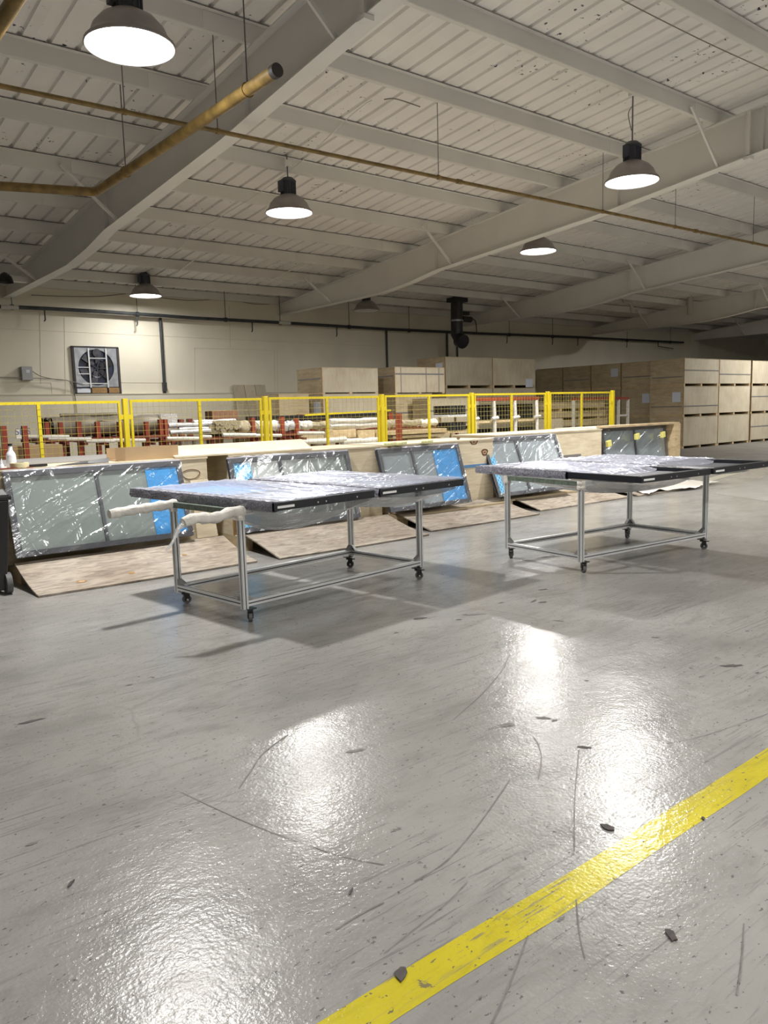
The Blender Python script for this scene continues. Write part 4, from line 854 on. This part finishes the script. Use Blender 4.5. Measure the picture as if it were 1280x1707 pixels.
# ramps
ramps = [(1.907, 4.167, 7.40, 'first'), (4.415, 6.62, 7.34, 'second'), (6.843, 9.006, 7.53, 'third'), (9.305, 11.62, 7.76, 'fourth'), (11.85, 14.2, 7.72, 'fifth')]
for i, (xa, xb, y0, nm) in enumerate(ramps):
    yb = 8.16+(.0, 0, .2, .35, .8)[i]; zt_ = .185
    def f(s, t, off=0):
        x = xa+(xb-xa)*s; h = t**1.5*zt_; sagx = .02*math.sin(s*3.1)*(1-t)
        return Vector((x, y0+(yb-y0)*t-sagx, h+.004+off+(.035*(1-s)**6*t*(1-t)*4 if i else .01*t)))
    m_ = MB(); m_.grid(f, 24, 12); n = len(m_.v); nf = len(m_.f)
    m_.v += [p+Vector((0, 0, .016)) for p in m_.v[:n]]; m_.f = [tuple(reversed(q)) for q in m_.f]+[tuple(k+n for k in q) for q in m_.f[:nf]]
    W = 25
    ring = [k for k in range(W)]+[j*W+24 for j in range(1, 13)]+[12*W+k for k in range(23, -1, -1)]+[j*W for j in range(11, 0, -1)]
    for a_, b_ in zip(ring, ring[1:]+ring[:1]): m_.f.append((a_, b_, b_+n, a_+n))
    o = m_.build('plywood_ramp', 'ply_worn', None, True); tag(o, f'{nm} worn plywood ramp from the left before the low crates', 'plywood sheet', 'plywood ramps')
    if i == 0:
        for (ks, kt, a, b) in ((.20, .27, .05, .035), (.42, .30, .035, .03), (.72, .6, .03, .02)):
            q = f(ks, kt, .018); sl_ = (f(ks, kt+.02).z-f(ks, kt-.02).z)/(f(ks, kt+.02).y-f(ks, kt-.02).y)
            def el_(k_): return [q+Vector((a*k_*math.cos(t), b*k_*math.sin(t), b*k_*math.sin(t)*sl_)) for t in [n_*math.pi/8 for n_ in range(16)]]
            MB().add(el_(1), [tuple(range(16))]).build('knot', 'edge', o); MB().add([p+Vector((0, 0, .001)) for p in el_(.62)], [tuple(range(16))]).build('knot', 'knot_l' if ks < .3 else 'edge', o)
# white crumpled foam sheet on the last ramp
def wf(s, t):
    x = 12.25+(14.55-12.25)*s-.25*(1-t)*(1-s); y = 7.62+(8.55-7.62)*t+.10*math.sin(s*9)*(1-t)+.05*s*(1-t)
    base = max(0, (y-7.72)/(8.96-7.72))**1.5*.185 if x < 14.2 else 0
    return Vector((x, y, base+.035+.045*abs(noise.noise(Vector((x*2.2, y*3, 0))))+.02*noise.noise(Vector((x*7, y*7, 2)))))
tag(MB().grid(wf, 60, 30).build('foam_sheet', 'sheet', None, True), 'crumpled white foam sheet spread on the fifth ramp behind the right table', 'sheet')

def wrinkle(s, t, seeds, amp):
    """long sharp folds radiating over a stretched sheet"""
    h = 0
    for (ang, fr, ph_, a, off) in seeds:
        q = (s*math.cos(ang)+t*math.sin(ang))*fr+ph_+off*noise.noise(Vector((s*2.1+ph_, t*2.1, ph_)))
        c_ = abs(math.sin(q)); h += a*(1-c_)**6*(.3+.7*max(0, noise.noise(Vector((s*1.3+fr, t*1.6, ph_*3)))+.3))
    return h*amp
def unit(xa, xb, yb, zb, yt, zt_, lab, split, film_span=None, mt='glass', fw_=.055, amp=.015, seed=1, wire_top=True):
    """wrapped double-pane window unit leaning back"""
    rnd = random.Random(seed)
    r = root('window_unit', ((xa+xb)/2, yb, zb), lab, 'window unit', 'wrapped window units leaning on the low crates')
    O = Vector((xa, yb, zb)); U = Vector((xb-xa, 0, 0)); V = Vector((0, yt-yb, zt_-zb)); W_ = U.length; H_ = V.length; u_ = U.normalized(); v_ = V.normalized(); n_ = u_.cross(v_).normalized()   # n_ faces the camera side
    if n_.y > 0: n_ = -n_
    def bar(s0, s1, t0, t1, d0, d1, nm, m2):
        c_ = O+u_*(s0+s1)/2+v_*(t0+t1)/2+n_*(d0+d1)/2; return MB().obox(c_, u_*(s1-s0)/2, v_*(t1-t0)/2, n_*(d1-d0)/2).build(nm, m2, r)
    bar(0, W_, 0, fw_, -.06, 0, 'frame_rail', 'frame_w'); bar(0, W_, H_-fw_, H_, -.06, 0, 'frame_rail', 'frame_w')
    bar(0, fw_, fw_, H_-fw_, -.06, 0, 'frame_stile', 'frame_w'); bar(W_-fw_, W_, fw_, H_-fw_, -.06, 0, 'frame_stile', 'frame_w')
    sp = split*W_; bar(sp-.016, sp+.016, fw_, H_-fw_, -.05, -.002, 'mullion', 'frame_w')
    bar(fw_, sp-.016, fw_, H_-fw_, -.04, -.03, 'glass_pane', mt); bar(sp+.016, W_-fw_, fw_, H_-fw_, -.04, -.03, 'glass_pane', mt)
    if film_span:
        a_, b_ = film_span; bar(a_*W_, b_*W_, fw_*.8, H_-fw_*1.1, -.028, -.018, 'blue_sheet', 'blue_lat' if a_ < .1 else 'blue')
    seeds = [(rnd.uniform(1.95, 2.25), rnd.uniform(5, 14), rnd.uniform(0, 6), rnd.uniform(.6, 1.3), rnd.uniform(.3, 1.0)) for _ in range(4)]+[(rnd.uniform(-.3, .5), rnd.uniform(6, 14), rnd.uniform(0, 6), .5, .8) for _ in range(2)]
    def g(s, t):
        e = min(s, 1-s, t, 1-t); ed = min(1, e/.05)
        p = O+u_*W_*(s*1.012-.006)+v_*H_*(t*1.012-.006)+n_*(.004+wrinkle(s*W_/H_, t, seeds, amp)*(.35+.65*ed)+.002*noise.noise(Vector((s*14, t*8, seed))))
        return p
    MB().grid(g, 150, 80).build('plastic_wrap', 'film', r, True)
    # bunched wrap along the top edge
    pts = [O+u_*W_*k/30+v_*(H_+.004)+n_*(-.028) for k in range(31)]
    if wire_top: MB().tube(pts, [.013*(1+.6*rnd.random()) for _ in range(31)], 7, True, .4).build('bunched_wrap', 'film_t', r, True)
    return r
unit(1.925, 3.775, 8.10, .275, 8.35, 1.10, 'large leftmost window unit in clear plastic with a blue sheet at its right end', .485, (.775, .975), seed=3, amp=.022)
unit(4.365, 6.12, 8.10, .225, 8.33, 1.085, 'second window unit, blue patterned sheet at its left end, behind the left table', .40, (.01, .165), seed=5)
unit(6.62, 8.15, 8.08, .24, 8.35, 1.075, 'third window unit with a broad blue sheet at its right end', .40, (.66, .985), 'glass_b', seed=8)
unit(8.82, 10.60, 8.16, .24, 8.52, 1.12, 'fourth window unit behind the left end of the right table', .42, (.0, .10), 'glass_b', seed=11)
unit(12.27, 14.40, 8.68, .22, 8.80, 1.145, 'rightmost window unit with yellow foam blocks, inside the fifth crate front', .49, None, 'glass_b', seed=14, amp=.012)
MB().box(14.42, 14.62, 8.60, 8.86, .2, 1.17).build('crate_cheek', 'wood').update_tag()
tag(bpy.data.objects['crate_cheek'], 'pale timber cheek right of the rightmost window unit', 'board')
tag(MB().box(12.2, 14.62, 8.62, 8.86, 1.165, 1.20).build('crate_top_rail', 'wood'), 'pale timber rail above the rightmost window unit', 'board')
for i, (u, v) in enumerate(((1014.5, 739.5), (1061.5, 727.5), (1104.5, 724.5))):
    c_ = onY(u, v, 8.66); tag(MB().obox(c_, (.055, 0, .01), (0, .03, 0), (-.008, 0, .055)).build('foam_block', 'foam_y', None, bevel=.008), ('left', 'middle', 'right')[i]+' yellow foam block stuck on the rightmost window unit', 'foam block', 'yellow foam blocks on the rightmost unit')
for i, (u, v) in enumerate(((650, 741), (668, 739), (712, 738))):
    c_ = onY(u, v, 8.36); tag(MB().obox(Vector((c_.x, 8.36, 1.135)), (.075, 0, .006), (0, .05, 0), (0, 0, .022)).build('foam_pad', 'foam_p', None, bevel=.01), ('left', 'middle', 'right')[i]+' pale yellow foam pad on top of the third window unit', 'foam pad', 'pale foam pads on the third unit')

# things on the first crate
zc = 1.122
c_ = onZ(19, 777, zc); b0 = Vector((c_.x, 8.62, zc)); b0.x = onY(19, 770, 8.62).x
r = root('spray_bottle', b0, 'white plastic bottle with a black cap on the first low crate', 'bottle')
MB().lathe([(0, 0), (.045, 0), (.048, .01), (.048, .10), (.046, .12), (.047, .13), (.036, .155), (.022, .175), (.019, .215), (.019, .225), (0, .225)], 20, b0).build('bottle_body', 'white', r, True); MB().lathe([(.022, .222), (.022, .245), (0, .245)], 16, b0).build('cap', 'black', r, True)
b1 = Vector((onY(3, 775, 8.6).x, 8.6, zc)); r = root('glue_bottle', b1, 'small white pointed nozzle bottle at the left picture edge', 'bottle')
MB().lathe([(0, 0), (.022, 0), (.022, .03), (.012, .045)], 14, b1).build('bottle_body', 'white', r, True); MB().lathe([(.012, .045), (.003, .10), (0, .10)], 12, b1).build('nozzle', 'white', r, True)
b2 = Vector((onY(33, 780, 8.50).x, 8.50, zc)); r = root('tape_roll', b2, 'roll of cream masking tape lying on the first low crate', 'tape roll')
MB().lathe([(.05, .002), (.088, .004), (.09, .03), (.088, .052), (.05, .054)], 28, b2).build('tape', 'tape', r, True); MB().lathe([(.05, .002), (.05, .054)], 28, b2).build('core', 'tape_d', r, True)
tag(MB().obox(b2+Vector((.17, .0, .014)), (.09, .02, 0), (-.01, .03, 0), (0, 0, .013)).build('dark_tool', 'black', None, bevel=.006), 'flat black tool beside the tape roll', 'tool')
tag(MB().prism([(2.45, 8.46, zc), (3.0, 8.44, zc), (3.02, 8.47, zc+.05), (2.6, 8.5, zc+.012)], (0, .02, 0)).build('rubber_strip', 'black'), 'thin dark strip lying on the edge of the first low crate', 'strip')
tag(MB().obox((1.93, 8.46, zc+.004), (.3, .02, 0), (0, .05, 0), (0, 0, .004)).build('red_cloth', 'dred'), 'dark red flat cloth under the masking tape', 'cloth')
# long cardboard box
a = onY(197, 778, 8.55); b = onY(297, 770, 8.55)
r = root('open_cardboard_box', ((a.x+b.x)/2, 8.7, zc+.02), 'long open cardboard box on the right end of the first low crate', 'box')
bx0, bx1 = a.x, b.x; bz0, bz1 = zc+.006, onY(247, 744, 8.55).z
MB().box(bx0+.08, bx1, 8.53, 8.537, bz0, bz1).build('front_side', 'card', r); MB().box(bx0, bx1, 8.88, 8.887, bz0, bz1-.01).build('back_side', 'card', r)
MB().box(bx1-.007, bx1, 8.537, 8.88, bz0, bz1-.01).build('end_side', 'card', r); MB().prism([(bx0, 8.60, bz0), (bx0+.08, 8.53, bz0), (bx0+.08, 8.53, bz1), (bx0, 8.60, bz1+.0)], (-.004, .004, 0)).build('end_flap', 'card', r)
MB().box(bx0, bx1, 8.53, 8.887, bz0-.008, bz0).build('bottom', 'card', r)
# wheelie bin
bc = onZ(6, 975, 0); bx, by = 1.80, 7.98
r = root('wheelie_bin', (bx-.22, by, 0), 'black wheeled bin cut by the left picture edge', 'bin')
xl, xr = bx-.52, onY(19, 860, by-.2).x
def tp(x0, x1, y0, y1, z0, x2, x3, y2, y3, z1): return MB().add([(x0, y0, z0), (x1, y0, z0), (x1, y1, z0), (x0, y1, z0), (x2, y2, z1), (x3, y2, z1), (x3, y3, z1), (x2, y3, z1)], [(3, 2, 1, 0), (4, 5, 6, 7), (0, 1, 5, 4), (1, 2, 6, 5), (2, 3, 7, 6), (3, 0, 4, 7)])
tp(xl+.06, xr-.09, by-.20, by+.20, .04, xl, xr-.02, by-.25, by+.26, .88).build('bin_body', 'black', r, bevel=.012)
tp(xl-.02, xr, by-.27, by+.28, .88, xl-.02, xr, by-.27, by+.28, .92).build('bin_rim', 'black', r, bevel=.01)
tp(xl-.02, xr-.01, by-.27, by+.30, .92, xl+.04, xr-.05, by-.22, by+.24, .985).build('bin_lid', 'black', r, bevel=.015)
MB().tube([(xr-.10, by-.17, .1), (xr-.05, by-.17, .1)], .1, 20).build('wheel', 'rubber', r, True)

# ================================================================== TABLES
def extr(p0, p1, s, side, m_=None):
    """slotted aluminium profile between two points"""
    p0, p1 = Vector(p0), Vector(p1); d = (p1-p0).normalized(); a = Vector(side); a = (a-d*a.dot(d)).normalized(); b = d.cross(a); h = s/2; g = s*.11; dp = s*.2
    poly = [(-h, -h), (-g, -h), (-g, -h+dp), (g, -h+dp), (g, -h), (h, -h), (h, -g), (h-dp, -g), (h-dp, g), (h, g), (h, h), (g, h), (g, h-dp), (-g, h-dp), (-g, h), (-h, h), (-h, g), (-h+dp, g), (-h+dp, -g), (-h, -g)]
    m_ = m_ or MB(); m_.prism([p0+a*x+b*y for x, y in poly], p1-p0); return m_
def table(cx, cy, yaw, L, W_, H, lab, arms):
    r = root('aluminium_table', (cx, cy, 0), lab, 'table'); ex = Vector((math.cos(yaw), math.sin(yaw), 0)); ey = Vector((-math.sin(yaw), math.cos(yaw), 0)); O = Vector((cx, cy, 0)); s = .045
    def P(i, j, z): return O+ex*i*L/2+ey*j*W_/2+Vector((0, 0, z))
    for i in (-1, 1):
        for j in (-1, 1): 
            lg = extr(P(i, j, .115), P(i, j, H), s, ex).build('leg', 'alu', r)
            sl = MB()  # dark liners that put the shade inside the profile slots into colour
            for dv, sd in ((ex, ey), (ey, ex)):
                for k in (-1, 1): sl.obox(P(i, j, (H+.115)/2)+dv*k*(s/2-.004), dv*.0035, sd*.0046, Vector((0, 0, (H-.12)/2)))
            sl.build('slot_shade', 'slot_dark', lg)
            # caster: plate, fork and wheel
            w_ = P(i, j, 0); inn = -ex*i*.05
            q = w_+inn; ang = random.uniform(-1.2, 1.2); hx = Vector((math.cos(ang), math.sin(ang), 0)); hy = Vector((-math.sin(ang), math.cos(ang), 0)); c_ = q+hx*.022
            cs = MB().obox(q+Vector((0, 0, .110)), ex*.035, ey*.035, Vector((0, 0, .004))); cs.tube([q+Vector((0, 0, .085)), q+Vector((0, 0, .108))], .022, 12)
            for k in (-1, 1): cs.obox(c_+hy*k*.019+Vector((0, 0, .062)), hx*.022, hy*.003, Vector((0, 0, .034)))
            cs.obox(q+hx*.045+Vector((0, 0, .088)), hx*.028, hy*.012, Vector((0, 0, .004)))
            cs = cs.build('caster', 'black', r)
            MB().tube([c_-hy*.014+Vector((0, 0, .037)), c_+hy*.014+Vector((0, 0, .037))], .037, 20).build('wheel', 'rubber', cs, True)
            MB().tube([c_-hy*.026+Vector((0, 0, .037)), c_+hy*.026+Vector((0, 0, .037))], .009, 10).build('axle_bolt', 'chrome', cs, True)
            # corner brackets
            br = MB()
            for dv in (-ex*i, -ey*j):
                a = P(i, j, .182)+dv*.0235; sd = dv.cross(Vector((0, 0, 1))).normalized()
                br.prism([a-sd*.018, a+dv*.05-sd*.018, a+Vector((0, 0, .05))-sd*.018], sd*.036)
            br.build('corner_bracket', 'bracket', r)
    for j in (-1, 1):
        lg = extr(P(-1, j, .157)+ex*s/2, P(1, j, .157)-ex*s/2, s, (0, 0, 1)).build('lower_rail', 'alu', r)
        sl = MB()
        for k in (-1, 1): sl.obox(P(0, j, .157)+ey*k*(s/2-.004), ex*(L/2-s/2), ey*.0035, Vector((0, 0, .0046))); sl.obox(P(0, j, .157)+Vector((0, 0, k*(s/2-.004))), ex*(L/2-s/2), ey*.0046, Vector((0, 0, .0035)))
        sl.build('slot_shade', 'slot_dark', lg)
        extr(P(-1, j, H-.022)+ex*s/2, P(1, j, H-.022)-ex*s/2, s, (0, 0, 1)).build('upper_rail', 'alu', r)
    for i in (-1, 1):
        lg = extr(P(i, -1, .157)+ey*s/2, P(i, 1, .157)-ey*s/2, s, (0, 0, 1)).build('lower_rail', 'alu', r)
        sl = MB()
        for k in (-1, 1): sl.obox(P(i, 0, .157)+ex*k*(s/2-.004), ey*(W_/2-s/2), ex*.0035, Vector((0, 0, .0046))); sl.obox(P(i, 0, .157)+Vector((0, 0, k*(s/2-.004))), ey*(W_/2-s/2), ex*.0046, Vector((0, 0, .0035)))
        sl.build('slot_shade', 'slot_dark', lg)
        MB().beam(P(i, -1, H-.022)+ey*s/2, P(i, 1, H-.022)-ey*s/2, s, s).build('padded_rail', 'green', r)
    for i in (-1, 1):
        for j in (-1, 1):
            k = 8; c_ = P(i, j, H-.05); MB().tube([c_+Vector((0, 0, -.03+.08*q/4)) for q in range(5)], [.034, .040, .037, .042, .036], 8, True, .3).build('corner_wrap', 'foam' if i < 0 else 'film_m', r, True)
    if arms:
        for j, ln in ((1, .60), (-1, .52)):
            n = 16; pts = [P(-1, j, H-.02)+ex*.03-ex*(ln*q/n)+Vector((0, 0, -.02*(q/n)**2+(.012 if j < 0 else .0)*math.sin(q*.6))) for q in range(n+1)]
            MB().tube(pts, [.040*(1+.12*math.sin(q*1.9)) for q in range(n+1)], 12, True, .10).build('wrapped_arm', 'foam', r, True)
            if j < 0:
                e = pts[-1]; MB().tube(curve_pts([e+Vector((0, 0, 0)), e+ex*-.05+Vector((0, 0, -.05)), e+ex*-.09+Vector((0, 0, -.12)), e+ex*-.15+Vector((0, 0, -.18))], 4), [.03, .02, .022, .015, .02, .012, .015, .01, .012, .008, .009, .006, .003], 6, True, .5).build('loose_wrap_tail', 'film_m', r, True)
    return r
T1 = table(3.79, 5.866, .12, 2.03, .95, .885, 'left wheeled aluminium profile table with two foam wrapped arms at its left end', True)
T2 = table(7.08, 4.985, -.078, 1.98, 1.0, .885, 'right wheeled aluminium profile table without side arms', False)

def flat_unit(nl, yaw, Wd, Ln, z0, lab, cover, near_black, sag, seed, pane='glass_b', th=.062, fb=None):
    """window unit lying flat on a table: nl = near left corner; x runs right, y runs away"""
    rnd = random.Random(seed); ex = Vector((math.cos(yaw), math.sin(yaw), 0)); ey = Vector((-math.sin(yaw), math.cos(yaw), 0)); O = Vector((nl[0], nl[1], z0)); f = .055
    r = root('flat_window_unit', O+ex*Wd/2+ey*Ln/2, lab, 'window unit', 'window units lying flat on the tables')
    def bar(s0, s1, t0, t1, d0, d1, nm, m2, bev=0): return MB().obox(O+ex*(s0+s1)/2+ey*(t0+t1)/2+Vector((0, 0, (d0+d1)/2)), ex*(s1-s0)/2, ey*(t1-t0)/2, Vector((0, 0, (d1-d0)/2))).build(nm, m2, r, bevel=bev)
    bar(0, Wd, 0, f, 0, th, 'frame_rail', 'frame', .004); bar(0, Wd, Ln-f, Ln, 0, th, 'frame_rail', 'frame', .004)
    bar(0, f, f, Ln-f, 0, th, 'frame_stile', 'frame', .004); bar(Wd-f, Wd, f, Ln-f, 0, th, 'frame_stile', 'frame', .004)
    bar(f, Wd-f, f, Ln-f, .012, .02, 'glass_pane', pane); bar(f, Wd-f, Ln*.5-.015, Ln*.5+.015, .02, .032, 'mullion', 'frame')
    bar(.03, .19, -.003, -.0005, .018, .036, 'paper_label', 'board_w')
    for s_ in (.40, .48, .8): bar(Wd*s_, Wd*s_+.012, -.003, -.0005, .02, .032, 'bolt', 'chrome')
    # bubble-wrapped left stile
    c0, c1 = cover[0], cover[1]
    n = 60; a0, a1 = c0*Ln, c1*Ln
    def side(s, t):
        y = a0+(a1-a0)*s; an = -.5*math.pi-.2+t*(math.pi+.4)+0; q = .008*noise.noise(Vector((y*22, t*5, seed)))+.004
        # wraps round the outer edge: bottom -> outside -> top
        pts_ = [(.06, -.006), (-.012, -.006), (-.016, .02), (-.012, th+.006), (.075, th+.010)]
        k = min(3, int(t*4)); ft = t*4-k; x = pts_[k][0]+(pts_[k+1][0]-pts_[k][0])*ft; z = pts_[k][1]+(pts_[k+1][1]-pts_[k][1])*ft
        out = -1 if k < 3 else 0
        return O+ex*(x+out*q)+ey*y+Vector((0, 0, z+(q if k >= 3 else 0)))
    MB().grid(side, 90, 16).build('wrapped_edge', 'bubble', r, True)
    seeds = [(rnd.uniform(-.3, .5), rnd.uniform(6, 28), rnd.uniform(0, 6), rnd.uniform(.5, 1), 1.5) for _ in range(6)]+[(rnd.uniform(1.0, 1.9), rnd.uniform(8, 26), rnd.uniform(0, 6), .7, 1.5) for _ in range(3)]
    q0, q1 = cover[2], cover[3]
    def top(s, t):
        y = (q0+(q1-q0)*t)*Ln; x = (s*1.03-.012)*Wd; e = min(s, 1-s)
        if t < .08 and q0 > .05: x *= 1
        z = th+.008+wrinkle(s, t*Ln/Wd, seeds, .010)+.004*noise.noise(Vector((x*3, y*3, seed)))+(-.012*math.sin(math.pi*s)*math.sin(math.pi*min(1, t)) if q0 < .05 else -.004)
        z = max(z, th+.003 if e < .06 else .024)
        if q0 > .05 and t < .12: z -= (th-.01)*(1-t/.12)**1.5*max(0, math.sin(math.pi*min(1, max(0, (s-.03)/.94))))**.3; z = max(z, .022)
        cut = 0
        if q0 > .05: y += -.25*max(0, 1-t*3)*(1-s)+.10*math.sin(s*6)*(max(0, 1-t*4))
        return O+ex*x+ey*y+Vector((0, 0, z))
    MB().grid(top, 90, 130).build('plastic_cover', 'film_t', r, True)
    if fb: bar(.08, Wd*.8, Ln*fb[0], Ln*fb[1], .02, .024, 'blue_sheet', 'blue')
    # sagging plastic under the unit
    D, s0, s1, dep = sag
    def belly(s, t):
        x = (s0+(s1-s0)*s)*Wd; y = -.012+dep*t
        fall = math.sin(math.pi*s)**.75*(math.sin(math.pi*min(1, .02+t*.98))**.55)
        return O+ex*(x+.02*math.sin(t*9+s*4))+ey*(y+.02*math.sin(s*7))+Vector((0, 0, -.006-D*fall*(1+.12*noise.noise(Vector((s*4, t*3, seed))))+.012*abs(math.sin(14*s+9*t+3*noise.noise(Vector((s*3, t*3, 1)))))*fall))
    MB().grid(belly, 70, 40).build('sagging_plastic', 'film_m', r, True)
    return r
z0 = .888
flat_unit((2.935, 4.93), .125, 1.045, 2.08, z0, 'flat wrapped window unit on the left half of the left table', (.0, 1.0, .0, .97), True, (.235, .02, .98, 1.3), 21, fb=(.5, .95))
flat_unit((4.03, 5.06), .09, 1.07, 1.92, z0+.002, 'flat wrapped window unit on the right half of the left table', (.0, .97, .0, .98), True, (.17, .02, .93, 1.2), 22)
flat_unit((6.16, 3.99), -.045, 1.10, 2.14, z0, 'flat window unit on the left half of the right table, near end bare', (.40, 1.0, .30, .99), True, (.16, -.02, .70, 1.9), 23, 'frame_w')
flat_unit((7.30, 3.93), -.02, 1.2, 2.14, z0+.002, 'flat window unit on the right half of the right table, near end bare', (.55, 1.0, .34, 1.0), True, (.04, .05, .6, 1.6), 24, 'frame_w')

# ================================================================== SCRAPS ON THE FLOOR
for i, (u, v, a, b, ang, lab) in enumerate(((118, 1475, .022, .005, .1, 'small dark curled scrap on the floor at lower left'), (585, 1488, .018, .004, 0, 'thin short black scrap on the floor below the centre'), (668, 1627, .028, .018, .2, 'dark flat chip lying on the yellow line near the bottom'),
                                     (1012, 1381, .030, .020, .5, 'dark flat chip beside the upper edge of the yellow line'), (1118, 1560, .032, .014, .3, 'dark oblong chip below the yellow line at right'), (1172, 1366, .010, .006, 0, 'tiny dark ring fragment below the yellow line at far right'))):
    c_ = onZ(u, v, 0); tag(MB().prism(blob(c_, a, b, ang+.68, 10, .003), (0, 0, .004)).build('floor_scrap', 'chip'), lab, 'scrap')
